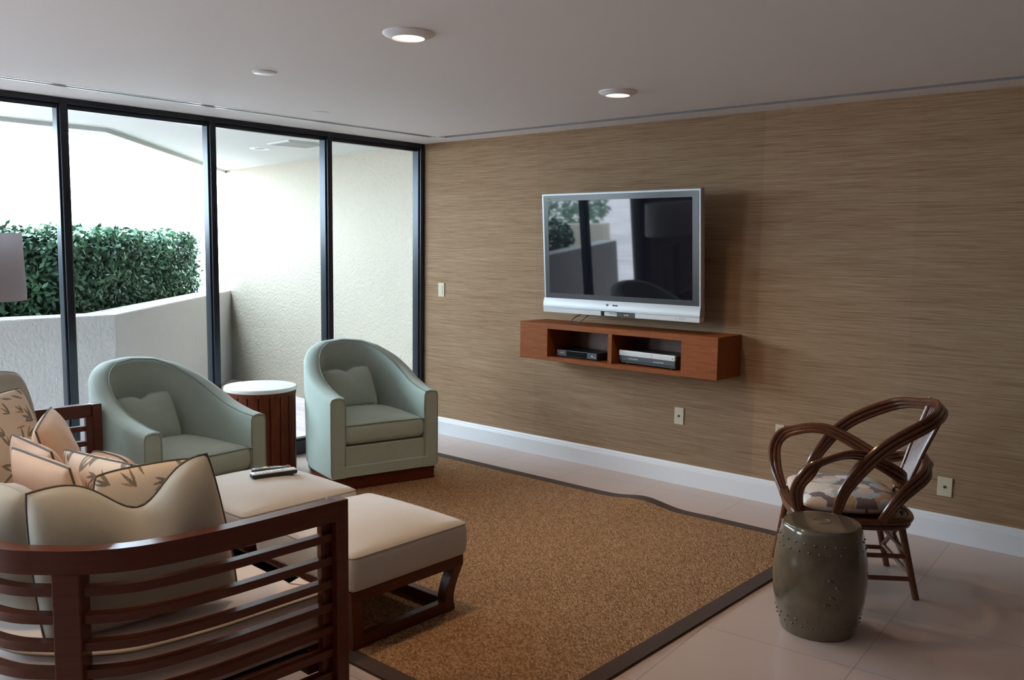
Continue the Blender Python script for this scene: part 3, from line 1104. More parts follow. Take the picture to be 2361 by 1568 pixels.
# ------------------------------------------------------------------ soft pillows
def pillow_grid(w, h, t, n=40, notch=0.0, pinch=0.045, sag=0.0, wrinkle=0.0, seed=0, nw=0.22, soft=0.0, nu=0.0):
    """returns vertices/faces of a knife-edge pillow standing in the x-z plane, bottom at z=0, plus the edge loop"""
    g = np.linspace(-1, 1, n + 1)
    U, V = np.meshgrid(g, g, indexing='ij')
    rs = np.random.default_rng(seed)
    ph = rs.random(6) * 6.28
    X = w / 2 * U * (1 - pinch * (1 - V ** 2) * np.abs(U))
    Z = h / 2 * V * (1 - pinch * (1 - U ** 2) * np.abs(V))
    if soft:
        q_ = (np.abs(U) ** 3) * (np.abs(V) ** 3)
        X = X * (1 - soft * q_) * (1 - 0.04 * V)
        Z = Z * (1 - soft * q_ * (V > -0.2))
    if notch:
        k = np.exp(-((U - nu) / nw) ** 2) * np.clip((V + 0.35) / 1.35, 0, 1) ** 1.3
        Z = Z - notch * k
    th = t / 2 * ((1 - np.abs(U) ** 2.6) * (1 - np.abs(V) ** 2.6)) ** 0.48
    th *= 1 - sag * (V > 0) * V ** 2
    if notch:
        th *= 1 - 0.55 * np.exp(-((U - nu) / (nw * 0.8)) ** 2) * np.clip(V, 0, 1)
    wr = wrinkle * (np.sin(7 * U + 3 * V + ph[0]) * np.sin(4 * V + ph[1]) + 0.6 * np.sin(13 * U * V + ph[2])) * (1 - U ** 2) * (1 - V ** 2)
    N = n + 1
    front = np.stack([X, -(th + wr), Z + h / 2], -1).reshape(-1, 3)
    back = np.stack([X, th + wr * 0.4, Z + h / 2], -1).reshape(-1, 3)
    vs = [tuple(p) for p in front] + [tuple(p) for p in back]
    fs = []
    for i in range(n):
        for j in range(n):
            a = i * N + j
            fs.append((a, a + N, a + N + 1, a + 1))
            b = a + N * N
            fs.append((b, b + 1, b + N + 1, b + N))
    loop = [i * N for i in range(N)] + [n * N + j for j in range(1, N)] + [i * N + n for i in range(n - 1, -1, -1)] + [j for j in range(n - 1, 0, -1)]
    path = [Vector(front[k]) for k in loop]
    uv = np.stack([U.reshape(-1), V.reshape(-1)], -1)
    return vs, fs, path, uv


def leaf_pattern(uv, w, h, seed):
    rs = np.random.default_rng(seed)
    base = np.array([0.84, 0.68, 0.53])
    dark = np.array([0.27, 0.23, 0.17])
    tan = np.array([0.50, 0.30, 0.155])
    P = uv * np.array([w / 2, h / 2])
    col = np.tile(base, (len(P), 1))
    # scattered sprigs of slender bamboo-like leaves
    gx_, gy_ = max(3, int(w / 0.066)), max(3, int(h / 0.066))
    for ia in range(gx_):
        for ib in range(gy_):
            c = np.array([(-0.5 + (ia + 0.5 + rs.uniform(-0.3, 0.3)) / gx_) * w, (-0.5 + (ib + 0.5 + rs.uniform(-0.3, 0.3)) / gy_) * h])
            ang = rs.uniform(-0.6, 2.6)
            for j in range(rs.integers(1, 4)):
                a = ang + (j - 1) * rs.uniform(0.35, 0.6)
                L = rs.uniform(0.024, 0.040)
                cc = c + np.array([math.cos(a), math.sin(a)]) * L * 0.9
                d = P - cc
                u = (d @ np.array([math.cos(a), math.sin(a)])) / L
                v_ = (d @ np.array([-math.sin(a), math.cos(a)])) / (L * 0.17)
                m1 = (np.abs(u) < 1) & (np.abs(v_) < (1 - u ** 2))
                col[m1] = dark if rs.random() < 0.8 else tan
    return col


def put_print(me, cols):
    at = me.attributes.new('print', 'FLOAT_COLOR', 'POINT')
    arr = np.ones((len(me.vertices), 4), dtype=np.float32)
    arr[:, :3] = cols
    at.data.foreach_set('color', arr.ravel())


def pillow(name, label, cat, loc, normal_deg, lean, w, h, t, material, pipe, roll=0.0, notch=0.0, seed=1, prn=False, group=None, wrinkle=0.003, n=40, sag=0.0, nw=0.22, soft=0.08, pinch=0.02, nu=0.0, pr_=0.0045):
    """normal_deg: compass direction the pillow front looks to; lean: backwards tilt in degrees"""
    r = thing(name, label, cat, loc, group=group)
    a = math.radians(normal_deg + 90)
    r.rotation_euler = (Matrix.Rotation(a, 4, 'Z') @ Matrix.Rotation(math.radians(-lean), 4, 'X') @ Matrix.Rotation(math.radians(roll), 4, 'Y')).to_euler()
    if prn:
        n = 170
    vs, fs, path, uv = pillow_grid(w, h, t, n, notch, pinch, sag, wrinkle, seed, nw, soft, nu)
    mb = MB().add(vs, fs)
    # a rolled pillow pivots on its centre
    o = mb.build('cover', material, r, angle=180)
    if prn:
        c_ = np.vstack([leaf_pattern(uv, w, h, seed), leaf_pattern(uv, w, h, seed + 50)])
        put_print(o.data, c_)
    MB().tube(path[::2] if not prn else path[::6], pr_, 6, closed=True).build('piping', pipe, r)
    return r


pillow('lumbar_pillow', 'small sage green lumbar pillow in the left tub armchair', 'pillow', (0.735, -2.80, 0.448), 4, 20, 0.38, 0.285, 0.12, m_sage, m_sage, notch=0.025, seed=4, wrinkle=0.002, roll=-2, group='lumbar pillows of the tub armchairs')
pillow('lumbar_pillow', 'small sage green lumbar pillow in the right tub armchair', 'pillow', (0.70, -1.33, 0.460), -16, 20, 0.38, 0.285, 0.12, m_sage, m_sage, notch=0.025, seed=5, wrinkle=0.002, roll=-3, group='lumbar pillows of the tub armchairs')

# ------------------------------------------------------------------ sofa
sofa = thing('slatted_sofa', 'long sofa with a curved slatted mahogany frame and a pale seat', 'sofa', (3.256, -3.379, 0), math.radians(-2.0))
rail_path = [(0.0, 0.0), (0.006, -0.20), (0.0095, -0.474), (-0.017, -0.682), (-0.082, -0.809), (-0.16, -0.894), (-0.261, -0.971), (-0.42, -1.02), (-0.62, -1.035)]
far_path = [(-1.80, -1.035), (-1.98, -1.02), (-2.14, -0.971), (-2.24, -0.894), (-2.318, -0.809), (-2.383, -0.682), (-2.405, -0.474), (-2.402, -0.10), (-2.399, 0.131)]
full = catmull([(x, y, 0) for x, y in rail_path + far_path], 6)
full = [(p.x, p.y) for p in full]
RT = 0.745
# travelling from near post to the back with inside on the right-hand side
MB().sweep(full, 0.0, 0.050, RT - 0.068, RT).build('top_rail', m_rail, sofa, bevel=0.006, angle=30)
for k in range(8):
    z1 = 0.634 - 0.0800 * k
    MB().sweep(full, 0.018, 0.052, z1 - 0.027, z1).build('slat', m_rail, sofa, bevel=0.003, angle=30)


def post_at(i, width=0.076, o0=-0.004, o1=0.066, z0=0.0, z1=RT - 0.066):
    a, b = Vector(full[max(0, i - 1)]), Vector(full[min(len(full) - 1, i + 1)])
    t = (b - a).normalized()
    nr = Vector((t.y, -t.x))
    c = Vector(full[i])
    pts = [c + t * (-width / 2) + nr * o0, c + t * (width / 2) + nr * o0, c + t * (width / 2) + nr * o1, c + t * (-width / 2) + nr * o1]
    return MB().prism([(p.x, p.y) for p in pts], z0, z1)


# corner posts that carry the curved back
for tgt in ((-0.125, -0.852), (-2.275, -0.852)):
    i = min(range(len(full)), key=lambda k: (full[k][0] - tgt[0]) ** 2 + (full[k][1] - tgt[1]) ** 2)
    post_at(i).build('post', m_rail, sofa, smooth=False, bevel=0.004)
mid = min(range(len(full)), key=lambda k: abs(full[k][0] + 1.2))
post_at(mid).build('post', m_rail, sofa, smooth=False, bevel=0.004)
# front posts: square face plus an inner rabbet
for (x0, x1, ys_) in ((-0.062, 0.004, 0.0), (-2.403, -2.335, 0.131)):
    p = MB()
    p.box(x0, x1, ys_ - 0.045, ys_ + 0.003, 0, RT + 0.001)
    xi = (x0, x0 + 0.03) if x0 > -1 else (x1 - 0.03, x1)
    p.box(xi[0], xi[1], ys_ - 0.080, ys_ - 0.045, 0, RT - 0.060)
    p.build('post', m_rail, sofa, smooth=False, bevel=0.004)
# seat frame and cushion
MB().box(-2.30, -0.09, -0.10, -0.045, 0.13, 0.225).build('front_rail', m_rail, sofa, smooth=False, bevel=0.004)
MB().box(-2.30, -0.09, -0.92, -0.10, 0.16, 0.215).build('seat_deck', m_walnut, sofa, smooth=False)
sp_pts = []
for (x, y) in catmull([(-0.085, -0.015, 0), (-0.082, -0.25, 0), (-0.080, -0.45, 0), (-0.105, -0.66, 0), (-0.165, -0.77, 0), (-0.24, -0.85, 0), (-0.36, -0.93, 0), (-0.55, -0.955, 0), (-1.2, -0.955, 0)], 6) and [(p.x, p.y) for p in catmull([(-0.085, -0.015, 0), (-0.082, -0.25, 0), (-0.080, -0.45, 0), (-0.105, -0.66, 0), (-0.165, -0.77, 0), (-0.24, -0.85, 0), (-0.36, -0.93, 0), (-0.55, -0.955, 0), (-1.2, -0.955, 0)], 6)]:
    sp_pts.append((x, y))
sp_pts = sp_pts + [(-2.4 - x, y) for x, y in sp_pts[:-1][::-1]]
cen = Vector((-1.2, -0.48))


def ring_in(d, z):
    out = []
    n = len(sp_pts)
    for i, p in enumerate(sp_pts):
        a, b = Vector(sp_pts[(i - 1) % n]), Vector(sp_pts[(i + 1) % n])
        t = (b - a).normalized()
        nr = Vector((t.y, -t.x))
        if i == 0 or i == n - 1:
            nr = Vector((-0.8 if i == 0 else 0.8, -0.8))
        out.append((p[0] + nr.x * d, p[1] + nr.y * d, z))
    return out


lev = [(0.03, 0.220), (0.008, 0.232), (0.0, 0.262), (0.0, 0.375), (0.006, 0.398), (0.020, 0.414), (0.045, 0.424), (0.12, 0.434)]
rs_ = [ring_in(d, z) for d, z in lev]
n = len(sp_pts)
mb = MB()
vs = [p for r_ in rs_ for p in r_]
fs = []
for L in range(len(lev) - 1):
    for i in range(n):
        j = (i + 1) % n
        fs.append((L * n + i, L * n + j, (L + 1) * n + j, (L + 1) * n + i))
fs.append(tuple(range((len(lev) - 1) * n, len(lev) * n)))
fs.append(tuple(range(n))[::-1])
mb.add(vs, fs)
seat_o = mb.build('seat_cushion', m_seat, sofa, angle=50)
MB().tube([(x, y, z) for x, y, z in ring_in(0.006, 0.402)], 0.005, 6, closed=True).build('piping', m_pipe_l, seat_o)

# cushions on the sofa (world positions)
ZS = 0.434
G1, G2, G3 = 'large back cushions on the sofa', 'leaf print pillows on the sofa', 'peach pillows on the sofa'
pillow('back_cushion', 'large taupe cushion with dark piping leaning on the near sofa arm', 'cushion', (2.985, -3.945, ZS), 163, -5, 0.55, 0.465, 0.25, m_taupe, m_pipe, notch=0.125, seed=11, group=G1, wrinkle=0.006, nw=0.42, roll=7, soft=0.025, pinch=-0.01, nu=-0.12)
pillow('back_cushion', 'large taupe cushion with light piping in the near back corner of the sofa', 'cushion', (2.58, -4.18, ZS), 97, 9, 0.54, 0.43, 0.20, m_taupe, m_pipe_l, notch=0.04, seed=12, group=G1, wrinkle=0.004, roll=1)
pillow('back_cushion', 'large cushion coloured peach for warm light, standing against the middle of the sofa back', 'cushion', (2.01, -4.12, ZS), 92, 10, 0.56, 0.42, 0.20, m_peach, m_pipe, notch=0.03, seed=13, group=G1, wrinkle=0.004)  # taupe cushion under warm light; that tint is in the cover colour
pillow('back_cushion', 'large cushion on the far stretch of the sofa back', 'cushion', (1.43, -4.08, ZS), 90, 10, 0.58, 0.44, 0.20, m_taupe, m_pipe, notch=0.05, seed=14, group=G1, wrinkle=0.004)
pillow('back_cushion', 'large greyish cushion at the far end of the sofa against the far arm', 'cushion', (1.06, -3.74, ZS), 12, 10, 0.54, 0.54, 0.18, m_taupe, m_taupe, notch=0.0, seed=15, group=G1, wrinkle=0.004, roll=-3, soft=0.14)
pillow('leaf_pillow', 'leaf print pillow standing in the middle, left of the taupe cushion notch', 'pillow', (2.27, -3.70, ZS), 97, 12, 0.48, 0.37, 0.14, m_leafprint, m_pipe, seed=21, prn=True, group=G2, roll=1, pinch=0.04, soft=0.03)
pillow('leaf_pillow', 'leaf print pillow half hidden between the middle one and the one by the taupe cushion', 'pillow', (2.43, -3.62, ZS), 106, 12, 0.40, 0.35, 0.13, m_leafprint, m_pipe, seed=27, prn=True, group=G2, roll=3, pinch=0.04, soft=0.03)
pillow('leaf_pillow', 'leaf print pillow leaning against the large taupe cushion of the near arm', 'pillow', (2.64, -3.76, ZS), 168, 12, 0.36, 0.42, 0.15, m_leafprint, m_pipe, seed=23, prn=True, group=G2, roll=3, pinch=0.0, soft=0.06)
pillow('leaf_pillow', 'leaf print pillow at the far end in front of the greyish cushion', 'pillow', (1.36, -3.76, ZS), 24, 14, 0.50, 0.48, 0.15, m_leafprint, m_pipe, seed=25, prn=True, group=G2, roll=-6, pinch=0.03, soft=0.05)
pillow('peach_pillow', 'peach pillow peeking up behind the middle leaf print pillow', 'pillow', (2.02, -3.57, ZS), 95, 10, 0.36, 0.31, 0.13, m_peach, m_pipe, seed=31, group=G3, roll=0, soft=0.2)
pillow('peach_pillow', 'peach pillow with grey piping left of the middle leaf print pillow', 'pillow', (2.22, -3.87, ZS), 92, 13, 0.50, 0.39, 0.14, m_peach, m_pipe, seed=32, group=G3, roll=0, soft=0.02)
pillow('peach_pillow', 'peach pillow lying behind the other peach pillows toward the far end', 'pillow', (1.87, -3.78, ZS), 88, 12, 0.46, 0.37, 0.14, m_peach, m_pipe, seed=33, group=G3, roll=0, soft=0.02)
pillow('peach_pillow', 'peach pillow next to the far leaf print pillow, with its corner showing', 'pillow', (1.72, -3.62, ZS), 60, 16, 0.44, 0.44, 0.14, m_peach, m_pipe, seed=34, group=G3, roll=-4, soft=0.04)


# ------------------------------------------------------------------ ottomans
def ottoman(label, x0, x1, y0, y1):
    cx_, cy_ = (x0 + x1) / 2, (y0 + y1) / 2
    w, d = x1 - x0, y1 - y0
    t = thing('ottoman', label, 'ottoman', (cx_, cy_, 0.0115), 0, 'pair of cream ottomans')
    mb = MB()
    mb.rbox(w + 0.03, d + 0.02, 0.155, 0.028, 0.055, 20, Matrix.Translation((0, 0, 0.2445 + 0.0775)), side=0.006)
    cu = mb.build('cushion', m_cream, t)
    a_, b_, rr_ = w / 2 + 0.0145, d / 2 + 0.0095, 0.024
    lp = []
    for qx, qy, q0 in ((1, 1, 0), (-1, 1, 90), (-1, -1, 180), (1, -1, 270)):
        for k in range(5):
            an = math.radians(q0 + 22.5 * k)
            lp.append((qx * (a_ - rr_) + rr_ * math.cos(an), qy * (b_ - rr_) + rr_ * math.sin(an), 0.386))
    MB().tube(lp, 0.003, 6, closed=True).build('seam', m_cream_s, cu)
    a_, b_ = w / 2, d / 2
    for (s_) in (-1, 1):
        MB().box(-a_, a_, s_ * b_ - (0.04 if s_ > 0 else 0), s_ * b_ + (0 if s_ > 0 else 0.04), 0.200, 0.247).build('top_rail', m_rail, t, smooth=False, bevel=0.003)
        MB().box(s_ * a_ - (0.04 if s_ > 0 else 0), s_ * a_ + (0 if s_ > 0 else 0.04), -b_ + 0.04, b_ - 0.04, 0.200, 0.247).build('top_rail', m_rail, t, smooth=False, bevel=0.003)
    ins = 0.030
    for sx in (-1, 1):
        for sy in (-1, 1):
            g = MB()
            K = 9
            vs, fs = [], []
            for i in range(K + 1):
                z = 0.205 * (1 - i / K)
                cv = ins * math.sin(min(1, i / K * 1.15) * math.pi / 2) ** 1.0
                if i / K > 0.75:
                    cv -= 0.006 * (i / K - 0.75) / 0.25
                X1, Y1 = sx * (a_ - cv), sy * (b_ - cv)
                X0, Y0 = X1 - sx * 0.052, Y1 - sy * 0.052
                vs += [(X0, Y0, z), (X1, Y0, z), (X1, Y1, z), (X0, Y1, z)]
            for i in range(K):
                for k in range(4):
                    k2 = (k + 1) % 4
                    q_ = (i * 4 + k, i * 4 + k2, (i + 1) * 4 + k2, (i + 1) * 4 + k)
                    fs.append(q_ if sx * sy < 0 else q_[::-1])
            fs.append((0, 1, 2, 3) if sx * sy > 0 else (3, 2, 1, 0))
            fs.append(tuple(K * 4 + k for k in ((3, 2, 1, 0) if sx * sy > 0 else (0, 1, 2, 3))))
            g.add(vs, fs)
            g.build('leg', m_rail, t, angle=30, bevel=0.003)
    bi, bj = a_ - ins + 0.004, b_ - ins + 0.004
    for s_ in (-1, 1):
        MB().box(-bi + 0.05, bi - 0.05, s_ * bj - (0.040 if s_ > 0 else 0), s_ * bj + (0 if s_ > 0 else 0.040), 0.0, 0.048).build('stretcher', m_rail, t, smooth=False, bevel=0.003)
        MB().box(s_ * bi - (0.040 if s_ > 0 else 0), s_ * bi + (0 if s_ > 0 else 0.040), -bj + 0.05, bj - 0.05, 0.0, 0.048).build('stretcher', m_rail, t, smooth=False, bevel=0.003)
    return t


ottoman('cream upholstered ottoman nearest the camera, clear of any remote', 2.325, 2.955, -3.125, -2.515)
ottoman('cream upholstered ottoman in front of the left tub armchair, carrying the remotes', 1.56, 2.20, -3.125, -2.515)


# remote controls lying on the far ottoman
def remote(label, loc, rz, L, W, mats, pitch=0.0):
    t = thing('remote_control', label, 'remote control', loc, rot=(pitch, 0, rz), group='remotes on the ottoman')
    MB().rbox(W, L, 0.022, 0.009, 0.0, 8, Matrix.Translation((0, 0, 0.011))).build('body', mats[0], t)
    MB().rbox(W * 0.94, L * 0.985, 0.006, 0.003, 0.0015, 8, Matrix.Translation((0, 0, 0.0215))).build('face', mats[1], t)
    q = MB()
    for r_ in range(7):
        for c_ in range(3):
            q.lathe([(0.0026, 0.0), (0.0026, 0.003)], 8, ((c_ - 1) * W * 0.27, -L * 0.40 + r_ * L * 0.075, 0.0245))
    q.lathe([(0.010, 0.0), (0.010, 0.003)], 16, (0, L * 0.20, 0.0245))
    q.build('keys', mats[2], t)
    return t


remote('long silver and black remote control, the nearer of two on the ottoman', (1.912, -2.775, 0.4655), math.radians(-14), 0.225, 0.052, (m_black, m_silver_l, m_label_w))
r2 = remote('slim dark remote control with coloured keys lying beside the silver one', (1.848, -2.745, 0.4645), math.radians(-25), 0.19, 0.046, (m_black, m_dgrey, m_label_w))
q = MB()
q.lathe([(0.005, 0), (0.005, 0.0035)], 10, (0.012, 0.080, 0.0245))
q.lathe([(0.005, 0), (0.005, 0.0035)], 10, (-0.012, 0.080, 0.0245))
q.build('power_key', m_red, r2)
MB().rbox(0.03, 0.018, 0.004, 0.001, 0, 4, Matrix.Translation((0, -0.03, 0.0265))).build('label_key', m_label_y, r2)

# ------------------------------------------------------------------ table lamp beyond the sofa
lt = thing('end_table', 'dark end table behind the far sofa arm, mostly out of view', 'side table', (0.53, -3.64, 0))
MB().box(-0.17, 0.17, -0.17, 0.17, 0.52, 0.56).build('top', m_walnut, lt, smooth=False, bevel=0.004)
for sx in (-1, 1):
    for sy in (-1, 1):
        MB().box(sx * 0.15 - 0.018, sx * 0.15 + 0.018, sy * 0.15 - 0.018, sy * 0.15 + 0.018, 0, 0.52).build('leg', m_walnut, lt, smooth=False)
lp = thing('table_lamp', 'table lamp with a pale drum shade at the left edge by the glazing', 'lamp', (0.53, -3.64, 0.56))
MB().box(-0.075, 0.075, -0.075, 0.075, 0, 0.62).build('base', m_walnut, lp, smooth=False, bevel=0.01)
MB().lathe([(0.008, 0.62), (0.008, 0.92)], 12).build('stem', m_alu, lp)
MB().lathe([(0.262, 0.725), (0.250, 1.068), (0.246, 1.068), (0.258, 0.725), (0.262, 0.725)], 64, cap=False).build('lamp_shade', m_shade, lp)

# ------------------------------------------------------------------ ceramic garden stool
gs = thing('garden_stool', 'glazed brown-green ceramic drum stool with raised studs', 'stool', (4.165, -1.605, 0))
prof = [(0.145, 0.0), (0.152, 0.004), (0.158, 0.03), (0.170, 0.08), (0.181, 0.13), (0.188, 0.19), (0.190, 0.24), (0.187, 0.30), (0.180, 0.35), (0.171, 0.395), (0.165, 0.425), (0.160, 0.445), (0.152, 0.456), (0.140, 0.460), (0.001, 0.462)]
cp_ = catmull([(r, 0, z) for r, z in prof], 4)
MB().lathe([(max(p.x, 0.001), p.z) for p in cp_], 72).build('body', m_stool, gs, angle=60)


def rad(z):
    for (r0, z0), (r1, z1) in zip(prof[:-1], prof[1:]):
        if z0 <= z <= z1:
            return r0 + (r1 - r0) * (z - z0) / (z1 - z0)
    return 0.16


def ball(mb, c, r, k=6):
    vs, fs = [], []
    for i in range(k + 1):
        for j in range(2 * k):
            th_, ph_ = math.pi * i / k, math.pi * j / k
            vs.append((c[0] + r * math.sin(th_) * math.cos(ph_), c[1] + r * math.sin(th_) * math.sin(ph_), c[2] + r * math.cos(th_)))
    for i in range(k):
        for j in range(2 * k):
            j2 = (j + 1) % (2 * k)
            fs.append((i * 2 * k + j, (i + 1) * 2 * k + j, (i + 1) * 2 * k + j2, i * 2 * k + j2))
    mb.add(vs, fs)


sd = MB()
for zz, nn_ in ((0.372, 26), (0.405, 26), (0.055, 24), (0.082, 24)):
    for k in range(nn_):
        a = 2 * math.pi * (k + (0.5 if zz in (0.405, 0.082) else 0)) / nn_
        ball(sd, (rad(zz) * math.cos(a), rad(zz) * math.sin(a), zz), 0.0052, 5)
sd.build('studs', m_stool, gs)
MB().lathe([(0.030, 0.4605), (0.034, 0.4635), (0.038, 0.4605)], 32, cap=False).build('top_ring', m_stool, gs)
cv = MB()
for (da, zz) in ((0.0, 0.20), (0.10, 0.24), (-0.10, 0.17), (0.12, 0.16), (-0.04, 0.27)):
    a = math.radians(-52) + da
    cv.rbox(0.03, 0.010, 0.012, 0.004, 0, 5, Matrix.Translation((rad(zz) * math.cos(a), rad(zz) * math.sin(a), zz)) @ Matrix.Rotation(a + math.pi / 2 + 0.3, 4, 'Z') @ Matrix.Rotation(0.5 + da * 4, 4, 'Y'))
cv.build('relief', m_stool, gs)

# ------------------------------------------------------------------ rattan armchair
rc = thing('rattan_armchair', 'bent rattan armchair with looped arms and a floral seat cushion', 'armchair', (3.926, -1.049, 0), math.radians(215))
# local +x is forward, +y is the side nearer the camera


def band(pts, offs, r, mirror=1, mode='radial', vecs=None):
    VV = catmull([(a, b * mirror, c_) for a, b, c_ in vecs], 8) if vecs else None
    P = catmull([(x, y * mirror, z) for x, y, z in pts], 8)
    n = len(P)
    out = MB()
    for o in offs:
        path = []
        for i in range(n):
            t = (P[min(n - 1, i + 1)] - P[max(0, i - 1)]).normalized()
            if VV:
                d = VV[i] - t * t.dot(VV[i])
            elif mode == 'lateral':
                d = Vector((0, 1, 0)) - t * t.y
            elif mode == 'vertical':
                d = Vector((0, 0, 1)) - t * t.z
                if d.length < 0.3:
                    d = Vector((0, 1, 0)) - t * t.y
            else:
                d = t.cross(mode)
            u_ = i / (n - 1)
            tp = min(1.0, 0.45 + 3.2 * min(u_, 1 - u_)) if vecs else 1.0
            path.append(P[i] + d.normalized() * o * tp)
        out.tube(path, r, 8)
    return out


hoop_h = [(0.003, 0.310, 0.380), (-0.044, 0.309, 0.53), (-0.187, 0.312, 0.708), (-0.397, 0.255, 0.826), (-0.499, 0.117, 0.857)]
hoop = hoop_h + [(-0.528, 0.0, 0.872)] + [(x, -y, z) for x, y, z in hoop_h[::-1]]
pn_ = Vector((-0.62, 0, -0.70)).normalized()
pn_ = Vector((0.68, 0, 0.73)).normalized()
band(hoop, (-0.022, 0.0, 0.022), 0.0118, 1, None, [(0.68, 0, 0.73)] * 11).build('back_hoop', m_rattan, rc)
arm = [(0.13, 0.19, 0.365), (0.165, 0.275, 0.50), (0.145, 0.355, 0.595), (0.075, 0.345, 0.655), (-0.10, 0.278, 0.678), (-0.335, 0.145, 0.55), (-0.375, 0.02, 0.46)]
for s_ in (1, -1):
    band(arm, (-0.021, 0.0, 0.021), 0.0115, s_, 'lateral', [(-1, 0, 0.1), (-1, 0, 0.1), (-0.9, 0.2, -0.1), (-0.45, -0.75, -0.3), (0.0, -0.7, -0.65), (-0.2, -0.2, -0.9), (-0.7, 0, -0.7)]).build('arm_loop', m_rattan, rc)
rg_h = [(-0.204, 0.305, 0.385), (-0.285, 0.31, 0.505), (-0.410, 0.205, 0.575), (-0.455, 0.095, 0.605)]
ring_ = rg_h + [(-0.49, 0.0, 0.610)] + [(x, -y, z) for x, y, z in rg_h[::-1]]
band(ring_, (-0.022, 0.0, 0.022), 0.0115, 1, None, [(0.61, 0, 0.79)] * 9).build('back_ring', m_rattan, rc)
# woven back panel
fr2 = MB()
for s_ in (-1, 1):
    fr2.tube([(-0.515, s_ * 0.105, 0.85), (-0.44, s_ * 0.085, 0.66), (-0.36, s_ * 0.062, 0.42)], 0.011, 8)
fr2.build('back_post', m_rattan, rc)
for k in range(-5, 6):
    u = k / 5.0
    MB().tube([(-0.520, u * 0.098, 0.845), (-0.445, u * 0.072, 0.66), (-0.365, u * 0.050, 0.42)], 0.0042, 6).build('spindle', m_spindle, rc)
MB().tube([(-0.520, -0.100, 0.892), (-0.512, -0.100, 0.85), (-0.44, -0.085, 0.66), (-0.38, -0.06, 0.46)], 0.0095, 8).build('binding', m_spindle, rc)
# seat frame
sq = []
for i in range(48):
    an = 2 * math.pi * i / 48
    c_, s_ = math.cos(an), math.sin(an)
    e = 0.55
    sq.append((-0.115 + 0.268 * math.copysign(abs(c_) ** e, c_), 0.292 * math.copysign(abs(s_) ** e, s_), 0.0))
sf2 = MB()
sf2.tube([(x, y, 0.375) for x, y, z in sq], 0.0145, 8, closed=True)
sf2.tube([(x * 0.97 - 0.003, y * 0.97, 0.348) for x, y, z in sq], 0.0125, 8, closed=True)
sf2.tube([(x * 0.93 - 0.006, y * 0.93, 0.375) for x, y, z in sq], 0.012, 8, closed=True)
sf2.build('seat_frame', m_rattan, rc)
dk = MB().prism([(x * 0.94 - 0.006, y * 0.94) for x, y, z in sq], 0.362, 0.372)
dk.build('seat_deck', m_rattan, rc, smooth=False)
# legs, stretchers and braces
top = {(1, 1): (0.105, 0.215), (1, -1): (0.105, -0.215), (-1, 1): (-0.315, 0.215), (-1, -1): (-0.315, -0.215)}
bot = {(1, 1): (0.155, 0.235), (1, -1): (0.155, -0.235), (-1, 1): (-0.400, 0.220), (-1, -1): (-0.400, -0.220)}


def legp(k, z):
    t = 1 - z / 0.36
    a, b = top[k], bot[k]
    return (a[0] + (b[0] - a[0]) * t, a[1] + (b[1] - a[1]) * t, z)


for k in top:
    MB().tube([legp(k, 0.36), legp(k, 0.18), legp(k, 0.0115 if k == (1, -1) else 0.0)], [0.017, 0.016, 0.0155], 12).build('leg', m_rattan, rc)
def member(nm, a, b, r):
    MB().tube([a, b], r, 8).build(nm, m_rattan, rc)


for zz in (0.095, 0.20):
    for s_ in (-1, 1):
        member('stretcher', legp((1, s_), zz), legp((-1, s_), zz), 0.0115)
for zz in (0.115, 0.22):
    member('stretcher', legp((1, 1), zz), legp((1, -1), zz), 0.011)
    member('stretcher', legp((-1, 1), zz), legp((-1, -1), zz), 0.011)
member('brace', legp((-1, 1), 0.11), (-0.335, -0.17, 0.345), 0.012)
member('brace', legp((-1, -1), 0.11), (-0.335, 0.17, 0.345), 0.012)
member('brace', legp((1, 1), 0.11), (0.115, -0.15, 0.345), 0.010)
member('brace', legp((1, -1), 0.11), (0.115, 0.15, 0.345), 0.010)
# floral cushion: things that rest are their own
sc_ = thing('seat_cushion', 'floral and shell print cushion on the rattan armchair seat', 'cushion', (3.926, -1.049, 0.385), math.radians(215))
mbx = MB()
Ng = 150
g = np.linspace(-1, 1, Ng + 1)
U, V = np.meshgrid(g, g, indexing='ij')
e = 0.78
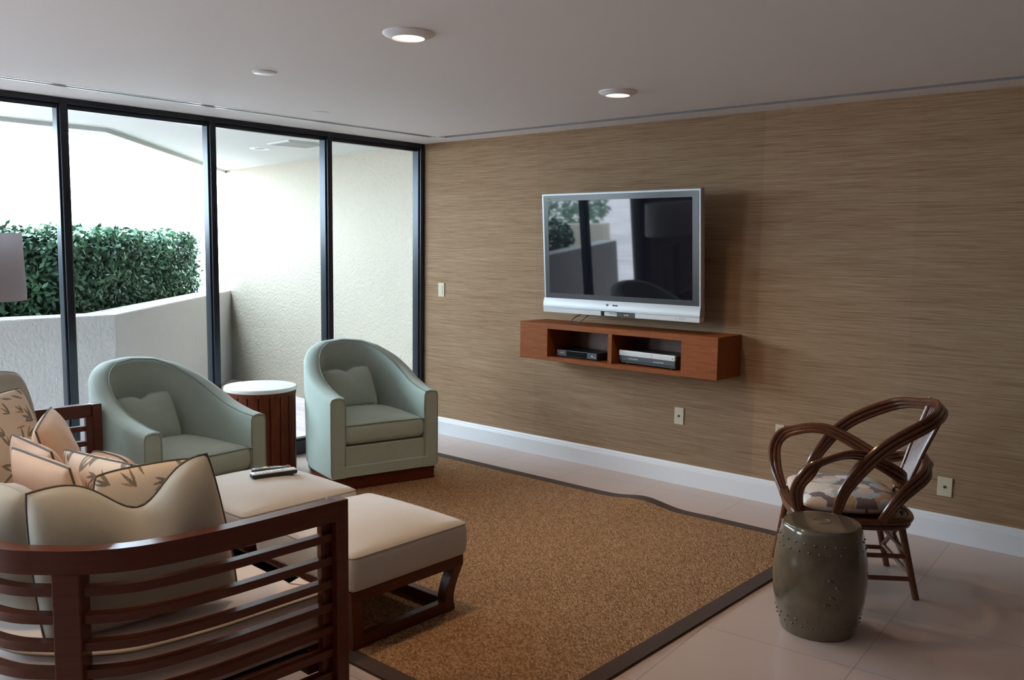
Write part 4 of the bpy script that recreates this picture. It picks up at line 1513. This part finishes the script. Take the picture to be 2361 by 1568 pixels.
# square to rounded square
ax = 0.240 * U * np.sqrt(1 - V ** 2 * 0.22)
ay = 0.272 * V * np.sqrt(1 - U ** 2 * 0.22)
th_ = 0.042 * ((1 - np.abs(U) ** 4) * (1 - np.abs(V) ** 4)) ** 0.42 + 0.014 * (1 - U ** 2) * (1 - V ** 2)
topv = np.stack([ax - 0.105, ay, 0.044 + th_], -1).reshape(-1, 3)
botv = np.stack([ax - 0.105, ay, 0.044 - np.minimum(th_, 0.042)], -1).reshape(-1, 3)
NN = Ng + 1
fs = []
for i in range(Ng):
    for j in range(Ng):
        a = i * NN + j
        fs.append((a, a + NN, a + NN + 1, a + 1))
        b = a + NN * NN
        fs.append((b, b + 1, b + NN + 1, b + NN))
mbx.add([tuple(p) for p in topv] + [tuple(p) for p in botv], fs)
fo = mbx.build('cover', m_floral, sc_, angle=180)


def floral(P, seed):
    rs = np.random.default_rng(seed)
    ground = np.array([0.17, 0.12, 0.11])
    pal = [np.array(c) for c in ((0.44, 0.48, 0.44), (0.74, 0.56, 0.45), (0.82, 0.76, 0.74), (0.50, 0.30, 0.15), (0.66, 0.46, 0.32), (0.46, 0.50, 0.48), (0.76, 0.64, 0.52))]
    col = np.tile(ground, (len(P), 1))
    for k in range(60):
        c = rs.uniform(-0.29, 0.29, 2)
        a = rs.uniform(0, 3.14)
        L, W_ = rs.uniform(0.035, 0.075), rs.uniform(0.026, 0.048)
        d = P - c
        u = (d @ np.array([math.cos(a), math.sin(a)])) / L
        v_ = (d @ np.array([-math.sin(a), math.cos(a)])) / W_
        r = np.sqrt(u * u + v_ * v_)
        ang = np.arctan2(v_, u)
        lim = 1 + 0.10 * np.abs(np.sin(ang * 4))
        base = pal[k % len(pal)]
        m1 = r < lim
        col[m1] = base
        m2 = m1 & (np.abs(np.sin(ang * 6)) < 0.16) & (r > 0.25)
        col[m2] = base * 0.72
        col[(r > lim * 0.90) & m1] = base * 0.6 + 0.25
    d = np.hypot(P[:, 0] - 0.02, (P[:, 1] + 0.05) * 2)
    col[d < 0.018] = (0.55, 0.16, 0.08)
    return col


put_print(fo.data, np.vstack([floral(topv[:, :2], 5), floral(botv[:, :2], 6)]))
